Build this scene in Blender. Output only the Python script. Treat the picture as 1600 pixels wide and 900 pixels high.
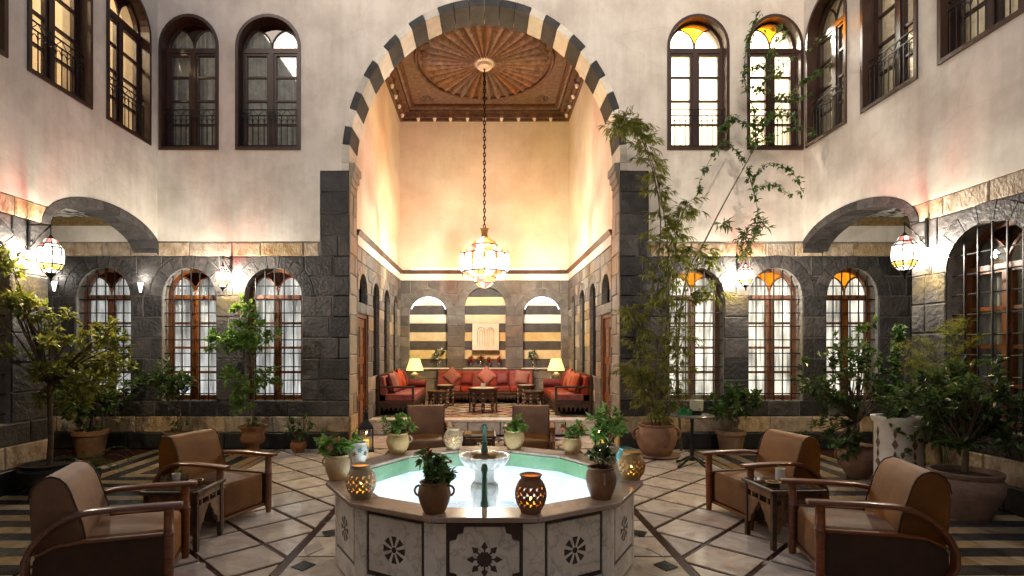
import bpy, bmesh, math, random
from math import pi, sin, cos, sqrt, radians
from mathutils import Vector, Matrix
from mathutils.geometry import tessellate_polygon

for o in list(bpy.data.objects):
    bpy.data.objects.remove(o)
scene = bpy.context.scene
COL = scene.collection

# ------------------------------------------------------------------ camera
EYE = 1.65
cam_d = bpy.data.cameras.new('camera')
cam_d.sensor_width = 36.0
cam_d.lens = 19.125
cam_d.shift_x = 43 / 1600
cam_d.shift_y = 96 / 1600
cam_d.clip_start = 0.05
cam_d.clip_end = 300
cam = bpy.data.objects.new('camera', cam_d)
cam.location = (0, 0, EYE)
cam.rotation_euler = (pi / 2, 0, 0)
COL.objects.link(cam)
scene.camera = cam

# ------------------------------------------------------------------ night sky (dim), exposure
world = bpy.data.worlds.new('World')
scene.world = world
world.use_nodes = True
wn = world.node_tree
bg = wn.nodes['Background']
sky = wn.nodes.new('ShaderNodeTexSky')
sky.sky_type = 'NISHITA'
sky.sun_disc = False
sky.sun_elevation = radians(24)
sky.sun_rotation = radians(200)
sky.dust_density = 3.0
sky.air_density = 0.6
sky.ozone_density = 0.5
wn.links.new(sky.outputs[0], bg.inputs[0])
bg.inputs[1].default_value = 0.15
vs_ = scene.view_settings
vs_.view_transform = 'Standard'
vs_.look = 'None'
vs_.exposure = 0.6
vs_.gamma = 1.0
scene.render.engine = 'CYCLES'
scene.cycles.use_denoising = True
scene.cycles.max_bounces = 7
scene.cycles.diffuse_bounces = 4
scene.cycles.glossy_bounces = 3
scene.cycles.transmission_bounces = 4
scene.cycles.transparent_max_bounces = 12
scene.cycles.sample_clamp_indirect = 6.0
scene.cycles.caustics_reflective = False
scene.cycles.caustics_refractive = False

# ------------------------------------------------------------------ light levels
P_CHANDELIER = 500
P_COVE = 1.3
P_LANTERN = 130
P_WALL_LANTERN = 130
P_POOL = 4
P_TABLE_LAMP = 9
P_CORRIDOR = 220

# ------------------------------------------------------------------ materials
MATS = {}

def _new(name):
    m = bpy.data.materials.new(name)
    m.use_nodes = True
    nt = m.node_tree
    for n in list(nt.nodes):
        nt.nodes.remove(n)
    out = nt.nodes.new('ShaderNodeOutputMaterial')
    return m, nt, out

def mat(name, c1, c2=None, scale=4.0, rough=0.6, bump=0.0, bscale=40.0, metal=0.0, rand=0.0,
        sheen=0.0, stretch=(1, 1, 1), contrast=0.5, emit=None, estr=0.0, spec=0.5, detail=6.0, c3=None, rvar=0.0, dist=0.0, coat=0.0):
    if name in MATS:
        return MATS[name]
    m, nt, out = _new(name)
    N, L = nt.nodes, nt.links
    b = N.new('ShaderNodeBsdfPrincipled')
    L.new(b.outputs[0], out.inputs[0])
    tc = N.new('ShaderNodeTexCoord')
    mp = N.new('ShaderNodeMapping')
    mp.inputs['Scale'].default_value = stretch
    L.new(tc.outputs['Object'], mp.inputs[0])
    oi = N.new('ShaderNodeObjectInfo')
    co = mp.outputs[0]
    if rand:
        sc = N.new('ShaderNodeVectorMath'); sc.operation = 'SCALE'
        cv = N.new('ShaderNodeCombineXYZ')
        for i in range(3):
            L.new(oi.outputs['Random'], cv.inputs[i])
        L.new(cv.outputs[0], sc.inputs[0]); sc.inputs['Scale'].default_value = 37.0
        ad = N.new('ShaderNodeVectorMath'); ad.operation = 'ADD'
        L.new(co, ad.inputs[0]); L.new(sc.outputs[0], ad.inputs[1])
        co = ad.outputs[0]
    no = N.new('ShaderNodeTexNoise')
    no.inputs['Scale'].default_value = scale
    no.inputs['Detail'].default_value = detail
    no.inputs['Roughness'].default_value = 0.6
    no.inputs['Distortion'].default_value = dist
    L.new(co, no.inputs['Vector'])
    rp = N.new('ShaderNodeValToRGB')
    e = rp.color_ramp.elements
    w = 0.5 * (1 - contrast)
    e[0].position = 0.5 - w * 0.6 - 0.02; e[1].position = 0.5 + w * 0.6 + 0.02
    e[0].color = (*c1, 1); e[1].color = (*(c2 or c1), 1)
    if c3:
        k = rp.color_ramp.elements.new(min(0.98, e[1].position + 0.12)); k.color = (*c3, 1)
    L.new(no.outputs['Fac'], rp.inputs[0])
    colr = rp.outputs[0]
    if rand:
        hs = N.new('ShaderNodeHueSaturation')
        mr = N.new('ShaderNodeMapRange')
        mr.inputs['To Min'].default_value = 1 - rand; mr.inputs['To Max'].default_value = 1 + rand
        L.new(oi.outputs['Random'], mr.inputs['Value'])
        L.new(mr.outputs[0], hs.inputs['Value'])
        mm = N.new('ShaderNodeMath'); mm.operation = 'MULTIPLY'; mm.inputs[1].default_value = 7.31
        fr = N.new('ShaderNodeMath'); fr.operation = 'FRACT'
        L.new(oi.outputs['Random'], mm.inputs[0]); L.new(mm.outputs[0], fr.inputs[0])
        m2 = N.new('ShaderNodeMapRange'); m2.inputs['To Min'].default_value = 0.75; m2.inputs['To Max'].default_value = 1.25
        L.new(fr.outputs[0], m2.inputs['Value']); L.new(m2.outputs[0], hs.inputs['Saturation'])
        L.new(colr, hs.inputs['Color'])
        colr = hs.outputs[0]
    L.new(colr, b.inputs['Base Color'])
    b.inputs['Roughness'].default_value = rough
    b.inputs['Metallic'].default_value = metal
    b.inputs['Specular IOR Level'].default_value = spec
    if coat:
        b.inputs['Coat Weight'].default_value = coat
        b.inputs['Coat Roughness'].default_value = 0.12
    if sheen:
        b.inputs['Sheen Weight'].default_value = sheen
        b.inputs['Sheen Roughness'].default_value = 0.4
        b.inputs['Sheen Tint'].default_value = (*[min(1, x * 3) for x in c1], 1)
    if emit:
        b.inputs['Emission Color'].default_value = (*emit, 1)
        b.inputs['Emission Strength'].default_value = estr
    if rvar:
        rr = N.new('ShaderNodeMapRange')
        rr.inputs['To Min'].default_value = max(0.02, rough - rvar); rr.inputs['To Max'].default_value = rough + rvar
        L.new(no.outputs['Fac'], rr.inputs['Value']); L.new(rr.outputs[0], b.inputs['Roughness'])
    if bump:
        n2 = N.new('ShaderNodeTexNoise')
        n2.inputs['Scale'].default_value = bscale; n2.inputs['Detail'].default_value = 5
        L.new(co, n2.inputs['Vector'])
        bp = N.new('ShaderNodeBump')
        bp.inputs['Strength'].default_value = bump; bp.inputs['Distance'].default_value = 0.02
        L.new(n2.outputs['Fac'], bp.inputs['Height']); L.new(bp.outputs[0], b.inputs['Normal'])
    MATS[name] = m
    return m

def glass_mat(name, col, emis=0.0, gloss=0.06, ecol=None):
    m, nt, out = _new(name)
    N, L = nt.nodes, nt.links
    tr = N.new('ShaderNodeBsdfTransparent'); tr.inputs[0].default_value = (*col, 1)
    gl = N.new('ShaderNodeBsdfGlossy'); gl.inputs['Roughness'].default_value = 0.03
    mx = N.new('ShaderNodeMixShader'); mx.inputs[0].default_value = gloss
    L.new(tr.outputs[0], mx.inputs[1]); L.new(gl.outputs[0], mx.inputs[2])
    last = mx.outputs[0]
    if emis:
        em = N.new('ShaderNodeEmission'); em.inputs[0].default_value = (*(ecol or col), 1); em.inputs[1].default_value = emis
        ad = N.new('ShaderNodeAddShader')
        L.new(last, ad.inputs[0]); L.new(em.outputs[0], ad.inputs[1]); last = ad.outputs[0]
    L.new(last, out.inputs[0])
    MATS[name] = m
    return m

def glow_curtain_mat(name, col, estr):  # emission paints room light through the cloth, with shaded folds and hot spots
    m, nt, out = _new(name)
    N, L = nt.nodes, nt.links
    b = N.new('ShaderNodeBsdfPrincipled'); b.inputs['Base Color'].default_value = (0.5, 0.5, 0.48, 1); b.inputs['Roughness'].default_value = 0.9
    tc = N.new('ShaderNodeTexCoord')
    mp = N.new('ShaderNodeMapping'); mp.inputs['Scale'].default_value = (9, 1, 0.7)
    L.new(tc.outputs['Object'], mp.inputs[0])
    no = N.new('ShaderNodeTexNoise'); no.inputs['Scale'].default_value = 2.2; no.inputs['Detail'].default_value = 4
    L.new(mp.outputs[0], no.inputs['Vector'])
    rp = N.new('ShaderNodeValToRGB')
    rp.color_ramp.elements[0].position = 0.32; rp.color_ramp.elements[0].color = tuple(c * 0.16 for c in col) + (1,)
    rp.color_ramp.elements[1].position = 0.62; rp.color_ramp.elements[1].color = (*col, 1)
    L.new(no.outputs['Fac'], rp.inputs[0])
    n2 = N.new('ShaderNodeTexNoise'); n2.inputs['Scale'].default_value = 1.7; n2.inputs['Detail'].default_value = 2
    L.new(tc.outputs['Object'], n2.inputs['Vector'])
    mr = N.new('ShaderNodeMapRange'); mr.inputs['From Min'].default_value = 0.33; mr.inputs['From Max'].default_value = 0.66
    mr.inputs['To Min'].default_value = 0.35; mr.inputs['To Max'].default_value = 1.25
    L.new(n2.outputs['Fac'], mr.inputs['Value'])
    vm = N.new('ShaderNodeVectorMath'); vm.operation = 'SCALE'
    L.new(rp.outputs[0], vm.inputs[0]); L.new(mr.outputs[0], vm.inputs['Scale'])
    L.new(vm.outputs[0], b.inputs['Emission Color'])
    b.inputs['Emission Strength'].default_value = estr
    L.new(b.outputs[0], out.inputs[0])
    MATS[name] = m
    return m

def leaf_mat(name, c1, c2, trans=0.35, rough=0.45):
    m, nt, out = _new(name)
    N, L = nt.nodes, nt.links
    tc = N.new('ShaderNodeTexCoord')
    no = N.new('ShaderNodeTexNoise'); no.inputs['Scale'].default_value = 9; no.inputs['Detail'].default_value = 3
    L.new(tc.outputs['Object'], no.inputs['Vector'])
    rp = N.new('ShaderNodeValToRGB')
    rp.color_ramp.elements[0].position = 0.35; rp.color_ramp.elements[0].color = (*c1, 1)
    rp.color_ramp.elements[1].position = 0.65; rp.color_ramp.elements[1].color = (*c2, 1)
    L.new(no.outputs['Fac'], rp.inputs[0])
    b = N.new('ShaderNodeBsdfPrincipled'); b.inputs['Roughness'].default_value = rough
    L.new(rp.outputs[0], b.inputs['Base Color'])
    t = N.new('ShaderNodeBsdfTranslucent'); L.new(rp.outputs[0], t.inputs[0])
    mx = N.new('ShaderNodeMixShader'); mx.inputs[0].default_value = trans
    L.new(b.outputs[0], mx.inputs[1]); L.new(t.outputs[0], mx.inputs[2])
    L.new(mx.outputs[0], out.inputs[0])
    MATS[name] = m
    return m

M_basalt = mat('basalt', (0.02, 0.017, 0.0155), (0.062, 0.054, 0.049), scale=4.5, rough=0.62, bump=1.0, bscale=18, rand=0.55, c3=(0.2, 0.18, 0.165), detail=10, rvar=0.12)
M_basalt_lit = mat('basalt_lit', (0.085, 0.073, 0.064), (0.16, 0.14, 0.125), scale=4, rough=0.65, bump=0.5, bscale=26, rand=0.3, c3=(0.22, 0.2, 0.17))  # paler copy of the basalt, the hall's lamplight put into its colour
M_tanstone = mat('tan_stone', (0.2, 0.155, 0.11), (0.3, 0.24, 0.17), scale=4, rough=0.75, bump=0.5, bscale=26, rand=0.25)
M_mortar = mat('mortar', (0.13, 0.118, 0.105), (0.27, 0.25, 0.225), scale=14, rough=0.95, bump=0.4, bscale=60)
M_ochre = mat('ochre_stone', (0.24, 0.15, 0.075), (0.5, 0.4, 0.275), scale=6, rough=0.85, bump=0.9, bscale=24, rand=0.22, c3=(0.56, 0.45, 0.3), detail=10, stretch=(1.6, 1, 1))
M_blackstone = mat('plinth_stone', (0.012, 0.012, 0.013), (0.03, 0.03, 0.03), scale=6, rough=0.4, bump=0.3, bscale=30, rand=0.35)
def plaster_mat(name, dark, light, streak=0.9):
    m, nt, out = _new(name)
    N, L = nt.nodes, nt.links
    tc = N.new('ShaderNodeTexCoord')
    def noise(scale, detail, st=(1, 1, 1)):
        mp = N.new('ShaderNodeMapping'); mp.inputs['Scale'].default_value = st
        L.new(tc.outputs['Object'], mp.inputs[0])
        n = N.new('ShaderNodeTexNoise'); n.inputs['Scale'].default_value = scale; n.inputs['Detail'].default_value = detail
        n.inputs['Roughness'].default_value = 0.62
        L.new(mp.outputs[0], n.inputs['Vector'])
        return n.outputs['Fac']
    rp = N.new('ShaderNodeValToRGB')
    rp.color_ramp.elements[0].position = 0.36; rp.color_ramp.elements[0].color = (*dark, 1)
    rp.color_ramp.elements[1].position = 0.6; rp.color_ramp.elements[1].color = (*light, 1)
    L.new(noise(1.3, 12), rp.inputs[0])
    st = N.new('ShaderNodeMapRange'); st.inputs['From Min'].default_value = 0.4; st.inputs['From Max'].default_value = 0.68
    st.inputs['To Min'].default_value = 1.0; st.inputs['To Max'].default_value = streak
    L.new(noise(3.5, 6, (2.2, 2.2, 0.22)), st.inputs['Value'])
    vo = N.new('ShaderNodeTexVoronoi'); vo.feature = 'DISTANCE_TO_EDGE'; vo.inputs['Scale'].default_value = 0.8
    wn = N.new('ShaderNodeMix'); wn.data_type = 'VECTOR'; wn.inputs[0].default_value = 0.16
    nn = N.new('ShaderNodeTexNoise'); nn.inputs['Scale'].default_value = 3; nn.inputs['Detail'].default_value = 6
    L.new(tc.outputs['Object'], nn.inputs['Vector']); L.new(tc.outputs['Object'], wn.inputs[4]); L.new(nn.outputs['Color'], wn.inputs[5])
    L.new(wn.outputs[1], vo.inputs['Vector'])
    ck = N.new('ShaderNodeMapRange'); ck.inputs['From Max'].default_value = 0.006; ck.inputs['To Min'].default_value = 0.92; ck.inputs['To Max'].default_value = 1.0
    L.new(vo.outputs['Distance'], ck.inputs['Value'])
    mu = N.new('ShaderNodeMath'); mu.operation = 'MULTIPLY'
    L.new(st.outputs[0], mu.inputs[0]); L.new(ck.outputs[0], mu.inputs[1])
    vm = N.new('ShaderNodeVectorMath'); vm.operation = 'SCALE'
    L.new(rp.outputs[0], vm.inputs[0]); L.new(mu.outputs[0], vm.inputs['Scale'])
    b = N.new('ShaderNodeBsdfPrincipled'); b.inputs['Roughness'].default_value = 0.9
    L.new(vm.outputs[0], b.inputs['Base Color'])
    bp = N.new('ShaderNodeBump'); bp.inputs['Strength'].default_value = 0.45; bp.inputs['Distance'].default_value = 0.02
    L.new(noise(6, 8), bp.inputs['Height']); L.new(bp.outputs[0], b.inputs['Normal'])
    L.new(b.outputs[0], out.inputs[0])
    MATS[name] = m
    return m
M_plaster = plaster_mat('plaster', (0.56, 0.5, 0.42), (0.73, 0.67, 0.58))
M_iwanplaster = plaster_mat('warm_plaster', (0.66, 0.55, 0.41), (0.76, 0.66, 0.52), 0.96)
M_whitestone = mat('white_stone', (0.7, 0.65, 0.56), (0.82, 0.79, 0.72), scale=5, rough=0.7, bump=0.35, bscale=30, rand=0.18)
M_yellowstone = mat('yellow_stone', (0.55, 0.42, 0.22), (0.68, 0.56, 0.34), scale=5, rough=0.7, bump=0.35, bscale=30, rand=0.1)
M_archwhite = mat('arch_white_stone', (0.55, 0.5, 0.41), (0.7, 0.65, 0.56), scale=6, rough=0.75, bump=0.4, bscale=30, rand=0.25)
M_voussoir_black = mat('voussoir_black', (0.014, 0.013, 0.0125), (0.045, 0.041, 0.036), scale=5, rough=0.7, bump=0.45, bscale=30, rand=0.3)
M_windark = mat('dark_frame_wood', (0.022, 0.008, 0.004), (0.055, 0.02, 0.01), scale=5, rough=0.4, stretch=(6, 6, 1), bump=0.1, bscale=40)
M_winwood = mat('frame_wood', (0.1, 0.034, 0.012), (0.2, 0.075, 0.028), scale=5, rough=0.42, stretch=(6, 6, 1), bump=0.1, bscale=40, rand=0.15)
M_ceilwood = mat('ceiling_wood', (0.085, 0.045, 0.025), (0.26, 0.15, 0.088), scale=4, rough=0.5, stretch=(3, 3, 3), bump=0.25, bscale=30, rand=0.22)
M_ceildark = mat('cornice_wood', (0.06, 0.026, 0.013), (0.15, 0.072, 0.036), scale=6, rough=0.5, bump=0.2, bscale=30, rand=0.15)
M_chairwood = mat('chair_wood', (0.11, 0.03, 0.009), (0.23, 0.075, 0.024), scale=6, rough=0.3, stretch=(8, 1, 8), rand=0.1, coat=0.15)
M_velvet = mat('brown_velvet', (0.085, 0.03, 0.007), (0.28, 0.12, 0.03), scale=3.0, rough=0.62, sheen=0.15, bump=0.35, bscale=5, rand=0.1, contrast=0.1, c3=(0.34, 0.155, 0.042))
M_velvetdark = mat('brown_side_panel', (0.03, 0.011, 0.005), (0.06, 0.023, 0.009), scale=4, rough=0.55, rand=0.1, bump=0.06, bscale=60)
M_redvelvet = mat('red_velvet', (0.15, 0.013, 0.006), (0.27, 0.03, 0.01), scale=7, rough=0.7, sheen=0.12, rand=0.2)
M_orangevelvet = mat('orange_cushion', (0.26, 0.036, 0.008), (0.38, 0.065, 0.014), scale=7, rough=0.7, sheen=0.12, rand=0.25)
M_darkred = mat('dark_red_velvet', (0.09, 0.008, 0.006), (0.17, 0.016, 0.01), scale=6, rough=0.7, sheen=0.4)
M_carved = mat('carved_walnut', (0.03, 0.012, 0.006), (0.09, 0.04, 0.018), scale=9, rough=0.45, bump=0.3, bscale=40, rand=0.2)
M_pearl = mat('pearl_inlay', (0.45, 0.4, 0.3), (0.6, 0.55, 0.45), scale=30, rough=0.3)
M_iron = mat('black_iron', (0.012, 0.012, 0.013), (0.03, 0.028, 0.026), scale=20, rough=0.5, metal=0.6)
M_brass = mat('aged_brass', (0.12, 0.075, 0.03), (0.25, 0.16, 0.07), scale=20, rough=0.4, metal=0.9)
M_marble = mat('beige_marble', (0.5, 0.41, 0.325), (0.78, 0.705, 0.605), scale=3.4, rough=0.07, rand=0.16, dist=1.6, c3=(0.84, 0.8, 0.73), rvar=0.1, detail=10, bump=0.03, bscale=5)
M_redstrip = mat('dark_red_marble', (0.03, 0.011, 0.008), (0.065, 0.024, 0.017), scale=5, rough=0.25, rvar=0.08)
M_tantile = mat('tan_tile', (0.27, 0.19, 0.1), (0.4, 0.31, 0.2), scale=5, rough=0.22, rand=0.25, rvar=0.1, dist=1.0)
M_blacktile = mat('black_tile', (0.022, 0.022, 0.024), (0.07, 0.07, 0.07), scale=6, rough=0.2, rand=0.4, rvar=0.1)
def veined(name, base, base2, vein):
    m, nt, out = _new(name)
    N, L = nt.nodes, nt.links
    tc = N.new('ShaderNodeTexCoord'); oi = N.new('ShaderNodeObjectInfo')
    cv = N.new('ShaderNodeCombineXYZ')
    for i in range(3): L.new(oi.outputs['Random'], cv.inputs[i])
    sc = N.new('ShaderNodeVectorMath'); sc.operation = 'SCALE'; sc.inputs['Scale'].default_value = 23
    L.new(cv.outputs[0], sc.inputs[0])
    ad = N.new('ShaderNodeVectorMath'); ad.operation = 'ADD'
    L.new(tc.outputs['Object'], ad.inputs[0]); L.new(sc.outputs[0], ad.inputs[1])
    mp = N.new('ShaderNodeMapping'); mp.inputs['Rotation'].default_value = (0.3, 0.75, 0.4)
    L.new(ad.outputs[0], mp.inputs[0])
    no = N.new('ShaderNodeTexNoise'); no.inputs['Scale'].default_value = 5; no.inputs['Detail'].default_value = 9
    L.new(mp.outputs[0], no.inputs['Vector'])
    r1 = N.new('ShaderNodeValToRGB')
    r1.color_ramp.elements[0].position = 0.35; r1.color_ramp.elements[0].color = (*base, 1)
    r1.color_ramp.elements[1].position = 0.68; r1.color_ramp.elements[1].color = (*base2, 1)
    L.new(no.outputs['Fac'], r1.inputs[0])
    wv = N.new('ShaderNodeTexWave'); wv.inputs['Scale'].default_value = 2.0; wv.inputs['Distortion'].default_value = 16; wv.inputs['Detail'].default_value = 9; wv.inputs['Detail Scale'].default_value = 2.4; wv.inputs['Detail Roughness'].default_value = 0.65
    L.new(mp.outputs[0], wv.inputs['Vector'])
    r2 = N.new('ShaderNodeValToRGB')
    r2.color_ramp.elements[0].position = 0.0; r2.color_ramp.elements[0].color = (0.65, 0.65, 0.65, 1)
    r2.color_ramp.elements[1].position = 0.22; r2.color_ramp.elements[1].color = (0, 0, 0, 1)
    L.new(wv.outputs['Fac'], r2.inputs[0])
    mm = N.new('ShaderNodeMath'); mm.operation = 'MULTIPLY'
    L.new(r2.outputs[0], mm.inputs[0]); L.new(no.outputs['Fac'], mm.inputs[1])
    mx = N.new('ShaderNodeMix'); mx.data_type = 'RGBA'
    L.new(mm.outputs[0], mx.inputs[0]); L.new(r1.outputs[0], mx.inputs[6]); mx.inputs[7].default_value = (*vein, 1)
    b = N.new('ShaderNodeBsdfPrincipled'); b.inputs['Roughness'].default_value = 0.3
    L.new(mx.outputs[2], b.inputs['Base Color']); L.new(b.outputs[0], out.inputs[0])
    MATS[name] = m
    return m
M_whitemarble = veined('veined_marble', (0.78, 0.74, 0.68), (0.6, 0.55, 0.48), (0.17, 0.135, 0.11))
M_greymarble = veined('grey_marble', (0.38, 0.36, 0.33), (0.28, 0.265, 0.24), (0.1, 0.09, 0.08))
M_inlay = mat('fountain_inlay', (0.028, 0.012, 0.009), (0.06, 0.028, 0.02), scale=12, rough=0.3, rand=0.1)
M_rim = mat('rim_marble', (0.3, 0.2, 0.14), (0.44, 0.32, 0.24), scale=4, rough=0.2, dist=1.5, rand=0.14, rvar=0.08)
M_greenmarble = mat('green_basin', (0.09, 0.2, 0.11), (0.18, 0.31, 0.17), scale=4, rough=0.35, dist=1.2, rand=0.15)
M_basin = mat('basin_floor', (0.7, 0.74, 0.76), (0.8, 0.82, 0.83), scale=2.0, rough=0.4)
M_copper = mat('verdigris', (0.05, 0.15, 0.13), (0.12, 0.25, 0.2), scale=20, rough=0.5, metal=0.5)
M_terra = mat('terracotta', (0.15, 0.075, 0.042), (0.3, 0.165, 0.098), scale=7, rough=0.85, bump=0.45, bscale=24, rand=0.2, c3=(0.44, 0.36, 0.28), contrast=0.1, detail=11)
M_tanclay = mat('tan_clay', (0.36, 0.24, 0.11), (0.5, 0.36, 0.19), scale=7, rough=0.7, bump=0.25, bscale=40, rand=0.15)
M_brownclay = mat('brown_clay', (0.15, 0.08, 0.045), (0.24, 0.145, 0.085), scale=7, rough=0.7, bump=0.25, bscale=40, rand=0.15)
M_whiteglaze = mat('white_glaze', (0.6, 0.57, 0.5), (0.7, 0.68, 0.6), scale=7, rough=0.25)
M_blueglaze = mat('blue_glaze', (0.06, 0.25, 0.27), (0.14, 0.36, 0.36), scale=10, rough=0.2)
M_soil = mat('soil', (0.02, 0.013, 0.008), (0.05, 0.035, 0.022), scale=40, rough=1.0, bump=0.8, bscale=90)
M_bark = mat('bark', (0.06, 0.04, 0.022), (0.13, 0.09, 0.055), scale=20, rough=0.9, bump=0.5, bscale=40)
M_leaf = leaf_mat('leaf_mid', (0.045, 0.1, 0.016), (0.11, 0.19, 0.04))
M_leafdark = leaf_mat('leaf_dark', (0.035, 0.075, 0.016), (0.1, 0.16, 0.04), rough=0.3)
M_leafyellow = leaf_mat('leaf_yellow', (0.12, 0.15, 0.018), (0.32, 0.31, 0.06), trans=0.45)
M_leafbright = leaf_mat('leaf_bright', (0.1, 0.2, 0.03), (0.22, 0.38, 0.07), trans=0.45)
M_bamboo = leaf_mat('leaf_bamboo', (0.12, 0.15, 0.02), (0.32, 0.31, 0.07), trans=0.5)
M_flower = mat('red_petal', (0.4, 0.012, 0.01), (0.55, 0.03, 0.02), rough=0.6)
M_flowerpink = mat('pink_petal', (0.5, 0.14, 0.12), (0.62, 0.3, 0.22), rough=0.6)
M_pane = glass_mat('window_pane', (0.93, 0.94, 0.94), 0, 0.1)
M_pane_dark = glass_mat('dark_pane', (0.85, 0.86, 0.86), 0, 0.12)
M_amber = glass_mat('amber_pane', (0.85, 0.46, 0.05), 0.16, 0.06)
M_amberdim = glass_mat('rust_pane', (0.14, 0.04, 0.016), 0.01, 0.06)
M_clear = glass_mat('clear_glass', (0.9, 0.93, 0.92), 0, 0.12)
M_greenglass = glass_mat('green_glass', (0.05, 0.45, 0.16), 0.03, 0.14)
M_gwhite = glass_mat('lamp_glass_white', (0.92, 0.9, 0.86), 0.8, 0.03, (1.0, 0.92, 0.8))
M_gred = glass_mat('lamp_glass_red', (0.9, 0.26, 0.22), 0.4, 0.03)
M_gyellow = glass_mat('lamp_glass_yellow', (0.95, 0.76, 0.36), 0.55, 0.03, (0.95, 0.5, 0.03))
M_gorange = glass_mat('lamp_glass_orange', (0.93, 0.5, 0.25), 0.55, 0.03, (0.9, 0.2, 0.02))
M_curt_right = glow_curtain_mat('curtain_glow_bright', (1.0, 0.92, 0.76), 1.15)
M_curt_left = glow_curtain_mat('curtain_glow_dim', (0.9, 0.9, 0.88), 0.6)
M_curt_dark = leaf_mat('curtain_grey', (0.5, 0.5, 0.47), (0.75, 0.75, 0.72), trans=0.5, rough=0.9)
M_paint_white = mat('white_paint', (0.7, 0.69, 0.66), rough=0.5)
M_lampshade = mat('lamp_shade', (0.75, 0.6, 0.3), rough=0.8, emit=(1.0, 0.72, 0.24), estr=1.0)
M_bulb = mat('bulb', (1, 1, 1), emit=(1.0, 0.9, 0.72), estr=18)
M_coolbulb = mat('pool_lamp', (1, 1, 1), emit=(0.75, 0.92, 1.0), estr=30)
M_flame = mat('flame', (1, 0.6, 0.1), emit=(1.0, 0.5, 0.1), estr=10)
M_wax = mat('candle_wax', (0.8, 0.55, 0.12), rough=0.5, emit=(1.0, 0.55, 0.05), estr=0.8)
M_canvas = mat('canvas', (0.62, 0.56, 0.46), (0.7, 0.65, 0.55), scale=8, rough=0.9)
M_canvas_y = mat('canvas_ochre', (0.38, 0.29, 0.16), (0.55, 0.46, 0.3), scale=14, rough=0.9)
M_room = mat('room_wall', (0.66, 0.58, 0.46), (0.72, 0.65, 0.53), scale=2, rough=0.9)
M_ceilpaint = mat('painted_ceiling', (0.6, 0.58, 0.52), (0.06, 0.05, 0.05), scale=5, rough=0.8, contrast=0.9, detail=1, dist=1.5)
M_gilt = mat('gilt_cornice', (0.12, 0.08, 0.03), (0.3, 0.2, 0.08), scale=18, rough=0.5)

def water_mat():
    m, nt, out = _new('pool_water')
    N, L = nt.nodes, nt.links
    tr = N.new('ShaderNodeBsdfTransparent'); tr.inputs[0].default_value = (0.95, 0.985, 1.0, 1)
    gl = N.new('ShaderNodeBsdfGlossy'); gl.inputs['Roughness'].default_value = 0.02
    fr = N.new('ShaderNodeFresnel'); fr.inputs[0].default_value = 1.33
    mx = N.new('ShaderNodeMixShader')
    tc = N.new('ShaderNodeTexCoord')
    no = N.new('ShaderNodeTexNoise'); no.inputs['Scale'].default_value = 7; no.inputs['Detail'].default_value = 3
    L.new(tc.outputs['Object'], no.inputs['Vector'])
    bp = N.new('ShaderNodeBump'); bp.inputs['Strength'].default_value = 0.6; bp.inputs['Distance'].default_value = 0.03
    L.new(no.outputs['Fac'], bp.inputs['Height'])
    L.new(bp.outputs[0], gl.inputs['Normal']); L.new(bp.outputs[0], fr.inputs['Normal'])
    L.new(fr.outputs[0], mx.inputs[0]); L.new(tr.outputs[0], mx.inputs[1]); L.new(gl.outputs[0], mx.inputs[2])
    L.new(mx.outputs[0], out.inputs[0])
    return m
M_water = water_mat()

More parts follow.
